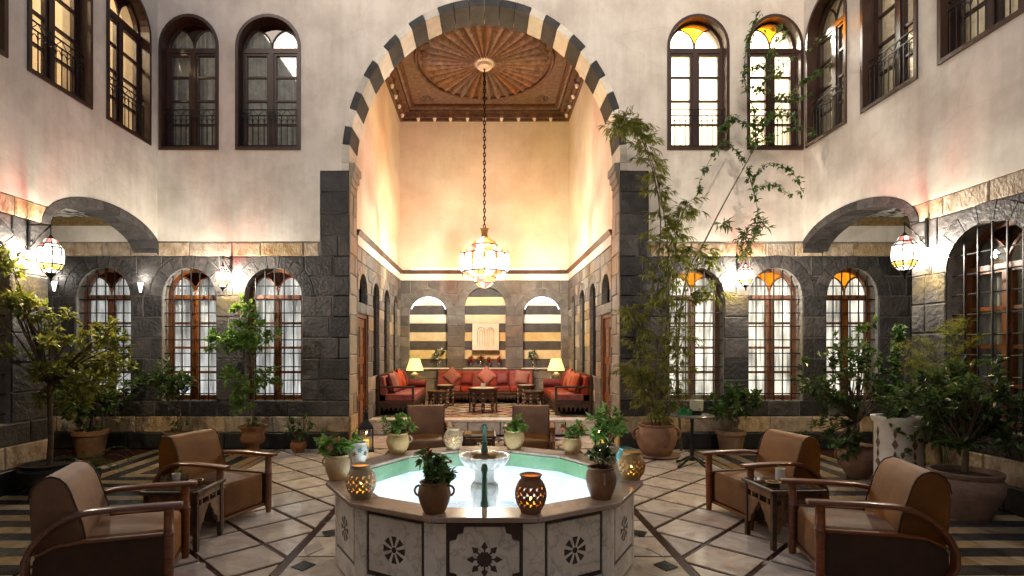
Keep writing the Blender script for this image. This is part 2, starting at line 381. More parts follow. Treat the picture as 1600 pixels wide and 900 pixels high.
# ------------------------------------------------------------------ helpers
class MB:
    def __init__(s):
        s.v = []; s.f = []
    def add(s, vs, fs):
        n = len(s.v)
        s.v += [tuple(p) for p in vs]
        s.f += [tuple(i + n for i in f) for f in fs]
        return s
    def box(s, x0, x1, y0, y1, z0, z1):
        return s.add([(x0, y0, z0), (x1, y0, z0), (x1, y1, z0), (x0, y1, z0), (x0, y0, z1), (x1, y0, z1), (x1, y1, z1), (x0, y1, z1)],
                     [(3, 2, 1, 0), (4, 5, 6, 7), (0, 1, 5, 4), (1, 2, 6, 5), (2, 3, 7, 6), (3, 0, 4, 7)])
    def prism(s, poly, y0, y1):                       # polygon in x,z extruded along y
        n = len(poly)
        vs = [(p[0], y0, p[1]) for p in poly] + [(p[0], y1, p[1]) for p in poly]
        fs = [tuple(range(n)), tuple(range(2 * n - 1, n - 1, -1))]
        fs += [((i + 1) % n, i, n + i, n + (i + 1) % n) for i in range(n)]
        return s.add(vs, fs)
    def zprism(s, poly, z0, z1):                      # polygon in x,y extruded along z
        n = len(poly)
        vs = [(p[0], p[1], z0) for p in poly] + [(p[0], p[1], z1) for p in poly]
        fs = [tuple(range(n - 1, -1, -1)), tuple(range(n, 2 * n))]
        fs += [(i, (i + 1) % n, n + (i + 1) % n, n + i) for i in range(n)]
        return s.add(vs, fs)
    def xprism(s, poly, x0, x1):                      # polygon in y,z extruded along x
        n = len(poly)
        vs = [(x0, p[0], p[1]) for p in poly] + [(x1, p[0], p[1]) for p in poly]
        fs = [tuple(range(n - 1, -1, -1)), tuple(range(n, 2 * n))]
        fs += [(i, (i + 1) % n, n + (i + 1) % n, n + i) for i in range(n)]
        return s.add(vs, fs)
    def plate(s, outer, holes, y0, y1):               # polygon with holes in x,z, extruded along y
        loops = [outer] + list(holes)
        flat = [p for l in loops for p in l]
        n = len(flat)
        tris = tessellate_polygon([[Vector((p[0], p[1], 0)) for p in l] for l in loops])
        vs = [(p[0], y0, p[1]) for p in flat] + [(p[0], y1, p[1]) for p in flat]
        fs = [tuple(t) for t in tris] + [tuple(i + n for i in reversed(t)) for t in tris]
        k = 0
        for l in loops:
            m = len(l)
            for i in range(m):
                a, b = k + i, k + (i + 1) % m
                fs.append((b, a, a + n, b + n))
            k += m
        return s.add(vs, fs)
    def tube(s, pts, r, n=6, cap=True):
        P = [Vector(p) for p in pts]
        R = r if isinstance(r, (list, tuple)) else [r] * len(P)
        vs = []; fs = []
        up = Vector((0.13, 0.31, 0.94))
        for i, p in enumerate(P):
            d = (P[min(i + 1, len(P) - 1)] - P[max(i - 1, 0)])
            d = d.normalized() if d.length > 1e-9 else Vector((0, 0, 1))
            a = d.cross(up)
            if a.length < 0.05:
                a = d.cross(Vector((1, 0.2, 0)))
            a.normalize(); b = d.cross(a)
            for k in range(n):
                t = 2 * pi * k / n
                vs.append(p + (a * cos(t) + b * sin(t)) * R[i])
        for i in range(len(P) - 1):
            for k in range(n):
                fs.append((i * n + k, i * n + (k + 1) % n, (i + 1) * n + (k + 1) % n, (i + 1) * n + k))
        if cap:
            fs.append(tuple(range(n - 1, -1, -1))); fs.append(tuple((len(P) - 1) * n + k for k in range(n)))
        return s.add(vs, fs)
    def lathe(s, prof, n=24, c=(0, 0, 0), lobe=0.0, nl=8, a0=0.0, a1=2 * pi, skip=None):
        full = abs(a1 - a0 - 2 * pi) < 1e-6
        m = n if full else n + 1
        vs = []; fs = []
        for (r, z) in prof:
            for k in range(m):
                t = a0 + (a1 - a0) * k / n
                rr = r * (1 + lobe * abs(cos(t * nl / 2)) - lobe * 0.5) if lobe else r
                vs.append((c[0] + rr * cos(t), c[1] + rr * sin(t), c[2] + z))
        for i in range(len(prof) - 1):
            for k in range(n):
                k2 = (k + 1) % m
                q = (i * m + k, i * m + k2, (i + 1) * m + k2, (i + 1) * m + k)
                if skip:
                    z = skip(i, k)
                    if z == 1:
                        fs.append((q[0], q[1], q[2])); continue
                    if z == 2:
                        fs.append((q[0], q[2], q[3])); continue
                    if z == 3:
                        fs.append((q[0], q[1], q[3])); continue
                    if z == 4:
                        fs.append((q[1], q[2], q[3])); continue
                fs.append(q)
        return s.add(vs, fs)
    def sweep(s, path, sec):                          # path of (y,z), section list of (x, normal offset)
        P = [Vector((p[0], p[1])) for p in path]
        n = len(sec); vs = []; fs = []
        for i, p in enumerate(P):
            d = (P[min(i + 1, len(P) - 1)] - P[max(i - 1, 0)]).normalized()
            nn = Vector((-d.y, d.x))
            for (x, o) in sec:
                q = p + nn * o
                vs.append((x, q.x, q.y))
        for i in range(len(P) - 1):
            for k in range(n):
                fs.append((i * n + k, i * n + (k + 1) % n, (i + 1) * n + (k + 1) % n, (i + 1) * n + k))
        fs.append(tuple(range(n - 1, -1, -1))); fs.append(tuple((len(P) - 1) * n + k for k in range(n)))
        return s.add(vs, fs)
    def xf(s, M):
        s.v = [tuple(M @ Vector(p)) for p in s.v]
        return s

def obj(name, mb, m, parent=None, smooth=0, bevel=0, seg=2, loc=None, rot=None, solid=0):
    me = bpy.data.meshes.new(name)
    me.from_pydata(mb.v, [], mb.f)
    if smooth:
        me.shade_smooth(); me.set_sharp_from_angle(angle=radians(smooth))
    me.materials.append(m)
    o = bpy.data.objects.new(name, me)
    COL.objects.link(o)
    o.parent = parent
    if loc is not None:
        o.location = loc
    if rot is not None:
        o.rotation_euler = rot
    if solid:
        md = o.modifiers.new('solid', 'SOLIDIFY'); md.thickness = solid; md.offset = -1
    if bevel:
        md = o.modifiers.new('bevel', 'BEVEL'); md.width = bevel; md.segments = seg; md.limit_method = 'ANGLE'; md.angle_limit = radians(35)
        me.shade_smooth(); me.set_sharp_from_angle(angle=radians(50))
    return o

def tag(o, label, cat, group=None, kind=None):
    if label: o['label'] = label
    if cat: o['category'] = cat
    if group: o['group'] = group
    if kind: o['kind'] = kind
    return o

def thing(name, label, cat, loc=(0, 0, 0), rotz=0.0, group=None):
    o = bpy.data.objects.new(name, None)
    COL.objects.link(o)
    o.empty_display_size = 0.1
    o.location = loc; o.rotation_euler = (0, 0, rotz)
    return tag(o, label, cat, group)

def struct(o):
    o['kind'] = 'structure'
    return o

def dup(root, label, loc=None, rotz=None, scale=None):
    r = root.copy(); COL.objects.link(r)
    if loc is not None: r.location = loc
    if rotz is not None: r.rotation_euler = (0, 0, rotz)
    if scale: r.scale = scale
    r['label'] = label
    for ch in list(root.children):
        c = ch.copy(); COL.objects.link(c); c.parent = r
        for g in list(ch.children):
            d = g.copy(); COL.objects.link(d); d.parent = c
    return r

def point(name, parent, loc, power, color=(1, 0.9, 0.75), radius=0.03):
    l = bpy.data.lights.new(name, 'POINT')
    l.energy = power; l.color = color; l.shadow_soft_size = radius
    o = bpy.data.objects.new(name, l)
    COL.objects.link(o); o.parent = parent; o.location = loc
    return o

def arch_pts(cx, a, v0, vs, b, n=14):                 # outline: bottom left, bottom right, up and over
    p = [(cx - a, v0), (cx + a, v0)]
    for i in range(n + 1):
        t = pi * i / n
        p.append((cx + a * cos(t), vs + b * sin(t)))
    return p

def rect_pts(x0, x1, z0, z1):
    return [(x0, z0), (x1, z0), (x1, z1), (x0, z1)]

def hole(cx, a, v0, vs, b, t=0.0):                    # opening with ring thickness t above the springing
    return dict(cx=cx, a=a, v0=v0, vs=vs, b=b, t=t)

def half(h, v):
    if v < h['v0'] - 1e-6: return 0.0
    if v <= h['vs'] + 1e-6: return h['a']
    A, B = h['a'] + h['t'], h['b'] + h['t']
    k = (v - h['vs']) / B if B > 0 else 2
    return A * sqrt(1 - k * k) if k < 1 else 0.0

def courses(parent, name, u0, u1, v0, v1, holes, ch, bw, m, w=0.018, seed=1, cuts=(), c=0.009, gap=0.006, mf=None, back=0.03):
    rng = random.Random(seed)
    lv = sorted({round(x, 4) for x in [v0, v1, *[q for q in cuts if v0 + 0.03 < q < v1 - 0.03]]})
    rows = []
    for a, b in zip(lv[:-1], lv[1:]):
        n = max(1, round((b - a) / ch))
        rows += [(a + (b - a) * i / n, a + (b - a) * (i + 1) / n) for i in range(n)]
    for ri, (ra, rb) in enumerate(rows):
        hs = sorted([h for h in holes if ra < h['vs'] + (h['b'] + h['t']) - 1e-4 and rb > h['v0'] + 1e-4], key=lambda h: h['cx'])
        curved = [h for h in hs if rb > h['vs'] + 1e-4]
        ns = 7 if curved else 2
        sv = [ra + (rb - ra) * i / (ns - 1) for i in range(ns)]
        ev = [min(max(v, ra + 1e-4), rb - 1e-4) for v in sv]
        bounds = [([u0] * ns, None)]
        spans = []
        L = [u0] * ns
        for h in hs:
            R = [h['cx'] - half(h, v) for v in ev]
            spans.append((L, R)); L = [h['cx'] + half(h, v) for v in ev]
        spans.append((L, [u1] * ns))
        for (L, R) in spans:
            lo, hi = min(L), max(R)
            if hi - lo < 0.03: continue
            js = [lo]
            x = lo + bw * rng.uniform(0.35, 1.15)
            while x < hi - 0.3 * bw:
                js.append(x); x += bw * rng.uniform(0.7, 1.35)
            js.append(hi)
            for i in range(len(js) - 1):
                a = [max(js[i], l) for l in L]; b = [min(js[i + 1], r) for r in R]
                if max(q - p for p, q in zip(a, b)) < 0.05: continue
                for k in range(ns):
                    if b[k] < a[k]:
                        # keep the edge on the solid side
                        if a[k] > js[i] + 1e-6: b[k] = a[k] = min(a[k], js[i + 1])
                        else: a[k] = b[k] = max(b[k], js[i])
                ww = w + rng.uniform(-0.006, 0.006)
                def ring(g, y):
                    out = []
                    mids = [(p + q) / 2 for p, q in zip(a, b)]
                    vv = list(sv); vv[0] += g; vv[-1] -= g
                    for k in range(ns): out.append((min(a[k] + g, mids[k]), y, vv[k]))
                    for k in range(ns - 1, -1, -1): out.append((max(b[k] - g, mids[k]), y, vv[k]))
                    return out
                n = 2 * ns
                vs = ring(gap, back) + ring(gap, -(ww - c)) + ring(gap + c * rng.uniform(0.8, 1.8), -ww)
                fs = []
                for q in (0, n):
                    for k in range(n):
                        fs.append((q + (k + 1) % n, q + k, q + n + k, q + n + (k + 1) % n))
                for k in range(ns - 1):
                    fs.append((2 * n + k, 2 * n + n - 1 - k, 2 * n + n - 2 - k, 2 * n + k + 1))
                mb = MB(); mb.add(vs, fs)
                obj(name, mb, mf(rng, ra) if mf else m, parent)

def voussoirs(parent, name, cx, vs, a, b, t, n, y0, y1, mf, t0=0.0, t1=pi, gap=0.004, c=0.006):
    for i in range(n):
        q0, q1 = t0 + (t1 - t0) * i / n, t0 + (t1 - t0) * (i + 1) / n
        dq = gap / a
        th = [q0 + dq + (q1 - q0 - 2 * dq) * k / 2 for k in range(3)]
        ins = [(cx + a * cos(q), vs + b * sin(q)) for q in th]
        outs = [(cx + (a + t - gap) * cos(q), vs + (b + t - gap) * sin(q)) for q in th]
        poly = ins + outs[::-1]
        mb = MB(); mb.prism(poly[::-1], y0, y1)
        obj(name, mb, mf(i), parent)

# ================================================================== SETTING
YW, XL, XR = 9.05, -5.45, 5.32
HX = 2.25                     # half width of the vaulted hall
YB = 14.5                     # back wall of the hall
YJ = 9.56                     # inner end of the arch jamb
TOP = 9.4

# ------------------------------------------------------------------ floor
mb = MB(); mb.box(-14, 14, -14, 20, -0.3, -0.010)
floor = struct(obj('courtyard_floor', mb, M_redstrip))

def clip_rect(poly, x0, x1, y0, y1):
    for ax, s, lim in ((0, 1, x0), (0, -1, x1), (1, 1, y0), (1, -1, y1)):
        out = []
        for i in range(len(poly)):
            a, b = poly[i], poly[(i + 1) % len(poly)]
            da, db = s * (a[ax] - lim), s * (b[ax] - lim)
            if da >= 0: out.append(a)
            if (da >= 0) != (db >= 0):
                t = da / (da - db)
                out.append((a[0] + (b[0] - a[0]) * t, a[1] + (b[1] - a[1]) * t))
        poly = out
        if len(poly) < 3: return None
    return poly

frng = random.Random(5)
def floor_tile(name, poly, m, z=0.0):
    area = 0
    for i in range(len(poly)):
        a, b = poly[i], poly[(i + 1) % len(poly)]
        area += a[0] * b[1] - a[1] * b[0]
    if abs(area) < 0.004: return
    if area < 0: poly = poly[::-1]
    t = MB(); t.zprism(poly, -0.012, z + frng.uniform(-0.0008, 0.0008))
    obj(name, t, m, floor)

HD = 0.352
for s in (-1, 1):
    for i in range(-3, 8):
        for j in range(-13, 13):
            if (i + j) % 2 == 0: continue
            cx, cy = s * (1.87 + HD * i), 5.32 + HD * j
            h = HD - 0.032
            p = clip_rect([(cx - h, cy), (cx, cy - h), (cx + h, cy), (cx, cy + h)],
                          *((1.58, 3.28) if s > 0 else (-3.28, -1.58)), 1.6, 9.0)
            if p: floor_tile('marble_tile', p, M_marble)
    # ochre border strip
    for k in range(14):
        y0 = 2.0 + k * 0.5
        floor_tile('border_tile', [(s * 3.31, y0), (s * 3.41, y0), (s * 3.41, y0 + 0.494), (s * 3.31, y0 + 0.494)], M_tantile)
    # striped field: nested bands at the back, straight rows in front
    x0, x1, y0, y1 = 3.44, 5.42 if s < 0 else 5.29, 6.35, 8.98
    n = 0
    def seg(xa, xb, ya, yb, m):
        L = max(xb - xa, yb - ya)
        k = max(1, round(L / 0.48))
        for q in range(k):
            if xb - xa > yb - ya:
                a, b = xa + (xb - xa) * q / k, xa + (xb - xa) * (q + 1) / k
                floor_tile('stripe_tile', [(s * (a + .004), ya + .004), (s * (b - .004), ya + .004), (s * (b - .004), yb - .004), (s * (a + .004), yb - .004)], m)
            else:
                a, b = ya + (yb - ya) * q / k, ya + (yb - ya) * (q + 1) / k
                floor_tile('stripe_tile', [(s * (xa + .004), a + .004), (s * (xb - .004), a + .004), (s * (xb - .004), b - .004), (s * (xa + .004), b - .004)], m)
    while x1 - x0 > 0.2:
        m = M_tantile if n % 2 == 0 else M_blacktile
        t = 0.17
        seg(x0, x1, y0, y0 + t, m); seg(x0, x1, y1 - t, y1, m)
        seg(x0, x0 + t, y0 + t, y1 - t, m); seg(x1 - t, x1, y0 + t, y1 - t, m)
        x0 += t; x1 -= t; y0 += t; y1 -= t; n += 1
    if x1 - x0 > 0.05: seg(x0, x1, y0, y1, M_tantile)
    x0, x1 = 3.44, 5.42 if s < 0 else 5.29
    for k in range(21):
        ya = 6.32 - (k + 1) * 0.18
        m = M_tantile if k % 2 else M_blacktile
        nn = 5
        for q in range(nn):
            a, b = x0 + (x1 - x0) * q / nn, x0 + (x1 - x0) * (q + 1) / nn
            floor_tile('stripe_tile', [(s * (a + .006), ya + .004), (s * (b - .006), ya + .004), (s * (b - .006), ya + .176), (s * (a + .006), ya + .176)], m)
# middle field: squares with a dark diamond, behind the fountain and into the hall
for i in range(6):
    for j in range(10):
        cx, cy = -1.25 + 0.5 * i, 5.95 + 0.5 * j
        if cy > 10.3: continue
        h, d = 0.235, 0.15
        for (sx, sy) in ((-1, -1), (1, -1), (1, 1), (-1, 1)):
            floor_tile('marble_tile', [(cx + sx * h, cy + sy * 0.01 + 0), (cx + sx * h, cy + sy * h), (cx + sx * 0.01, cy + sy * h), (cx + sx * 0.03, cy + sy * (d + 0.03)), (cx + sx * (d + 0.03), cy + sy * 0.03)], M_marble)
        floor_tile('inlay_tile', [(cx - d, cy), (cx, cy - d), (cx + d, cy), (cx, cy + d)], M_blacktile if (i + j) % 2 else M_tantile)
# inlaid star round the fountain foot
FC = (0.0, 4.52)
for k in range(12):
    th = radians(-90 + 30 * k)
    for off, r0, r1, m in ((0, 1.34, 1.5, M_marble), (15, 1.34, 1.52, M_blacktile)):
        t = th + radians(off)
        e = Vector((cos(t), sin(t))); q = Vector((-sin(t), cos(t)))
        c0 = Vector(FC)
        rm = (r0 + r1) / 2
        w = 0.17 if off == 0 else 0.1
        pts = [c0 + e * r0, c0 + e * rm + q * w, c0 + e * r1, c0 + e * rm - q * w]
        p = clip_rect([(v.x, v.y) for v in pts], -1.54, 1.54, 1.5, 5.9)
        if p: floor_tile('inlay_tile', p, m, 0.004)
for s in (-1, 1):
    for k in range(9):
        y0 = 1.6 + k * 0.46
        for (a, b) in ((1.0, 1.5), (0.48, 0.97), (0.0, 0.45)):
            floor_tile('marble_tile', [(s * a, y0), (s * b, y0), (s * b, y0 + 0.435), (s * a, y0 + 0.435)], M_marble, -0.004)
    for k in range(5):
        floor_tile('marble_tile', [(s * 1.56, 9.1 + k * .28), (s * 2.2, 9.1 + k * .28), (s * 2.2, 9.36 + k * .28), (s * 1.56, 9.36 + k * .28)], M_marble)

# ------------------------------------------------------------------ windows
def window(wall, cu, w, v0, vs, b, depth, style, curtain=None, wedge=None, paneM=None, rows=4, grille=True, cdepth=0.30):
    a = w / 2
    upper = style == 'upper'
    wood = M_windark if upper else M_winwood
    t = 0.085 if upper else 0.05
    paneM = paneM or M_pane
    fr = MB()
    y0, y1 = depth, depth + 0.07
    fr.plate(arch_pts(cu, a + 0.003, v0 - 0.003, vs, b + 0.003, 18), [arch_pts(cu, a - t, v0 + t, vs, b - t, 18)], y0, y1)
    if upper:   # raised outer moulding on the wall face
        fr.plate(arch_pts(cu, a, v0, vs, b, 18), [arch_pts(cu, a - 0.05, v0 + 0.05, vs, b - 0.05, 18)], -0.045, y0 + 0.01)
    hw = 0.04 if upper else 0.03
    fr.box(cu - a + t, cu + a - t, y0 - 0.008, y1 + 0.004, vs - hw, vs + hw)
    fr.box(cu - hw, cu + hw, y0 - 0.012, y1 + 0.008, v0 + t, vs - hw)
    ia = a - t
    # casement stiles and glazing bars
    zb, zt = v0 + t, vs - hw
    for s in (-1, 1):
        xa, xb = (cu - ia, cu - hw) if s < 0 else (cu + hw, cu + ia)
        st = 0.028 if not upper else 0.04
        fr.plate(rect_pts(xa, xb, zb, zt), [rect_pts(xa + st, xb - st, zb + st, zt - st)], y0 + 0.006, y1 - 0.006)
        for r in range(1, rows):
            z = zb + (zt - zb) * r / rows
            k = 0.02 if not upper else 0.016
            fr.box(xa + st, xb - st, y0 + 0.012, y1 - 0.012, z - k, z + k)
    # lunette arcs
    zl = vs + hw
    lb = b - t - hw
    arcs = []
    for s in (-1, 1):
        path = []
        for k in range(9):
            q = k / 8 * pi / 2
            x = cu + s * ia * 0.62 * (1 - cos(q)); z = zl + lb * 0.8 * sin(q)
            path.append((x, y0 + 0.03, z))
        arcs.append(path)
        fr.tube(path, 0.017, 4)
    win = obj('window', fr, wood, wall)
    for s in (-1, 1):
        xa, xb = (cu - ia, cu - hw) if s < 0 else (cu + hw, cu + ia)
        st = 0.028 if not upper else 0.04
        for r in range(rows):
            za, zc = zb + (zt - zb) * r / rows + 0.016, zb + (zt - zb) * (r + 1) / rows - 0.016
            p = MB(); p.box(xa + st - 0.004, xb - st + 0.004, y0 + 0.032, y0 + 0.038, za, zc)
            obj('pane', p, paneM, win)
        arc = arcs[0 if s < 0 else 1]
        poly = [(p[0], p[2]) for p in arc]
        edge = []
        for k in range(8):
            q = k / 7 * (pi / 2) * 0.62
            edge.append((cu + s * ia * cos(q), zl + lb * sin(q)))
        p = MB(); p.plate(poly + edge[::-1], [], y0 + 0.032, y0 + 0.038)
        obj('pane', p, paneM, win)
    poly = [(p[0], p[2]) for p in arcs[1]]
    top = [(cu + ia * cos(q), zl + lb * sin(q)) for q in [radians(55 + 70 * k / 8) for k in range(9)]]
    poly = poly + top + [(p[0], p[2]) for p in arcs[0]][::-1][:-1]
    p = MB(); p.plate(poly, [], y0 + 0.030, y0 + 0.036)
    obj('coloured_pane', p, wedge or paneM, win)
    if curtain:
        c = MB(); n = 72
        vsn = []; fsn = []
        ca = a - 0.004
        for i in range(n + 1):
            x = cu - ca + 2 * ca * i / n
            k = min(1, abs(x - cu) / a)
            zt2 = vs + (b - 0.004) * sqrt(max(0, 1 - k * k))
            y = depth + (cdepth - depth) + 0.022 * sin(i * 1.05 + 0.6 * sin(i * 0.31)) + 0.008 * sin(i * 2.3)
            vsn += [(x, y, v0 + 0.004), (x, y + 0.01 * sin(i * .7), (v0 + zt2) / 2), (x, y, zt2)]
        for i in range(n):
            for k in range(2):
                fsn.append((i * 3 + k, i * 3 + 3 + k, i * 3 + 4 + k, i * 3 + 1 + k))
        c.add(vsn, fsn)
        obj('curtain', c, curtain, win, smooth=80)
    if grille and not upper:
        g = MB()
        for i in range(1, 6):
            x = cu - a + w * i / 6
            k = abs(x - cu) / a
            g.tube([(x, 0.05, v0), (x, 0.05, vs + b * sqrt(1 - k * k))], 0.011, 5)
        z = v0 + 0.11
        while z < vs + b - 0.08:
            k = (z - vs) / b if z > vs else 0
            hwid = a * sqrt(1 - k * k) if k > 0 else a
            g.tube([(cu - hwid, 0.062, z), (cu + hwid, 0.062, z)], 0.010, 5)
            z += 0.225
        obj('grille', g, M_iron, win, smooth=60)
    if upper:
        g = MB()
        za, zc, zd = v0 + 0.10, v0 + 0.60, v0 + 0.70
        for z in (za, zc, zd):
            g.box(cu - a + 0.03, cu + a - 0.03, 0.045, 0.06, z - 0.008, z + 0.008)
        n = 10
        dx = (w - 0.12) / n
        for i in range(n + 1):
            x = cu - a + 0.06 + dx * i
            g.tube([(x, 0.052, za), (x, 0.052, zc)], 0.0075, 5)
            if i < n:
                g.tube([(x + dx / 2 + dx / 2 * cos(q), 0.052, zc - 0.13 + 0.08 * sin(q)) for q in [pi * j / 6 for j in range(7)]], 0.006, 4)
                g.tube([(x, 0.052, zc + (0 if i % 2 else 0.1)), (x + dx, 0.052, zc + (0.1 if i % 2 else 0))], 0.005, 4)
        obj('railing', g, M_iron, win, smooth=60)
    return win

# ------------------------------------------------------------------ back wall of the courtyard
back = thing('courtyard_wall', 'back courtyard wall of cream plaster over dark stone, pierced by the tall striped arch', 'wall', (0, YW, 0))
UPW = dict(v0=4.96, vs=6.68, b=0.53)
upper_back = [(-4.905, 0.99), (-3.59, 1.08), (3.545, 1.03), (4.82, 0.93)]
AR, BR, VS = HX, 2.6, 4.75               # the great arch
TR = 0.12
outer = [(XL, 3.45), (-2.73, 3.45), (-2.73, 4.62), (-HX - TR, 4.62)]
for i in range(41):
    q = pi - pi * i / 40
    outer.append(((AR + TR) * cos(q), VS + (BR + TR) * sin(q)))
outer += [(HX + TR, 4.62), (2.73, 4.62), (2.73, 3.45), (XR, 3.45), (XR, TOP), (XL, TOP)]
p = MB(); p.plate(outer, [arch_pts(c, w / 2, UPW['v0'], UPW['vs'], UPW['b'], 18) for c, w in upper_back], -0.022, 0.38)
obj('plaster', p, M_plaster, back)
GW = dict(v0=0.80, vs=2.54, b=0.47)
gl = [(-6.335, 0.90), (-4.91, 0.89), (-3.51, 0.95)]
gr = [(3.52, 0.92), (4.84, 0.89), (6.115, 0.85)]
for side, wins, ua, ub in (('L', gl, -8.3, -HX), ('R', gr, HX, 8.3)):
    hs = [hole(c, w / 2, GW['v0'], GW['vs'], GW['b'], 0.2) for c, w in wins]
    p = MB(); p.plate(rect_pts(ua, ub, 0, 3.449), [arch_pts(c, w / 2, GW['v0'], GW['vs'], GW['b'], 18) for c, w in wins], 0.0, 0.38)
    obj('mortar', p, M_mortar, back)
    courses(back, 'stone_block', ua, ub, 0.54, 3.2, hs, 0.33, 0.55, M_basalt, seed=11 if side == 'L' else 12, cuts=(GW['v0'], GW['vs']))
    for c, w in wins:
        voussoirs(back, 'voussoir', c, GW['vs'], w / 2, GW['b'], 0.2, 9, -0.02, 0.03, lambda i: M_basalt)
    oa, ob = (ua, -2.75) if side == 'L' else (2.75, ub)
    courses(back, 'ochre_stone', oa, ob, 3.2, 3.43 if side == 'L' else 3.42, [], 0.25, 0.6, M_ochre, seed=31, w=0.014)
    courses(back, 'ochre_stone', ua, ub, 0.27, 0.54, [], 0.3, 0.62, M_ochre, seed=33, w=0.022)
    courses(back, 'plinth_stone', ua, ub, 0.0, 0.27, [], 0.3, 0.75, M_blackstone, seed=35, w=0.03)
    # pier beside the arch
    pa, pb = (-2.73, -HX) if side == 'L' else (HX, 2.73)
    p = MB(); p.box(pa, pb, 0.002, 0.505, 3.45, 4.62)
    p.box(pa + 0.004 if side == 'R' else pb - 0.2, pb - 0.004 if side == 'L' else pa + 0.2, 0.385, 0.505, 0, 3.45)
    obj('mortar', p, M_mortar, back)
    courses(back, 'stone_block', pa, pb, 3.2, 4.62, [], 0.32, 0.46, M_basalt, seed=41)
    for c, w in wins:
        inb = abs(c) < 5.45
        if side == 'L':
            window(back, c, w, GW['v0'], GW['vs'], GW['b'], 0.17, 'ground', M_curt_left, M_amberdim)
        else:
            window(back, c, w, GW['v0'], GW['vs'], GW['b'], 0.17, 'ground', M_curt_right, M_amber)
for i, (c, w) in enumerate(upper_back):
    if i < 2:
        window(back, c, w, UPW['v0'], UPW['vs'], UPW['b'], 0.12, 'upper', M_curt_dark, M_amberdim, M_pane_dark, rows=4)
    else:
        window(back, c, w, UPW['v0'], UPW['vs'], UPW['b'], 0.12, 'upper', None, M_amber, M_pane, rows=4)

# ------------------------------------------------------------------ the great arch
arch = thing('striped_arch', 'tall rounded arch of alternating black and white stone opening into the hall', 'arch', (0, YW, 0))
def vcol(i):
    k = min(i, 27 - i)
    if k >= 12: return M_voussoir_black
    return M_archwhite if k % 2 == 0 else M_voussoir_black
voussoirs(arch, 'voussoir', 0, VS, AR, BR, TR + 0.004, 28, -0.034, 0.52, vcol)
for s in (-1, 1):
    sb = MB(); sb.box(*((-HX - TR + 0.001, -HX) if s < 0 else (HX, HX + TR - 0.001)), -0.033, 0.5, 4.622, 4.748); obj('springer', sb, M_archwhite, arch)
    jt = MB(); jt.box(-0.515, 0.0, 0.004, 0.25, 0, 4.63)
    k = obj('jamb_core', jt, M_mortar, arch, loc=(s * HX, 0, 0), rot=(0, 0, pi / 2 if s < 0 else -pi / 2))
    k.data.transform(Matrix.Translation((0.515 if s < 0 else 0, 0, 0)))
    jb = bpy.data.objects.new('jamb', None); COL.objects.link(jb); jb.parent = arch
    jb.location = (s * HX, 0, 0); jb.rotation_euler = (0, 0, pi / 2 if s < 0 else -pi / 2)
    u0, u1 = (0.0, 0.51) if s < 0 else (-0.51, 0.0)
    courses(jb, 'jamb_stone', u0, u1, 0.54, 4.62, [], 0.33, 0.5, M_tanstone, seed=51, w=0.012)
    courses(jb, 'jamb_stone', u0, u1, 0.0, 0.54, [], 0.27, 0.6, M_ochre, seed=53, w=0.02)
    cb = MB()
    for q, (zz, pr) in enumerate(((4.62, 0.10), (4.5, 0.075), (4.4, 0.05), (4.3, 0.025))):
        x0, x1 = (-HX, -HX + pr) if s < 0 else (HX - pr, HX)
        cb.box(x0, x1, -0.03 + 0.004 * q, 0.46 - 0.03 * q, zz - 0.001, zz + 0.13)
    obj('corbel', cb, M_tanstone, arch, bevel=0.012)

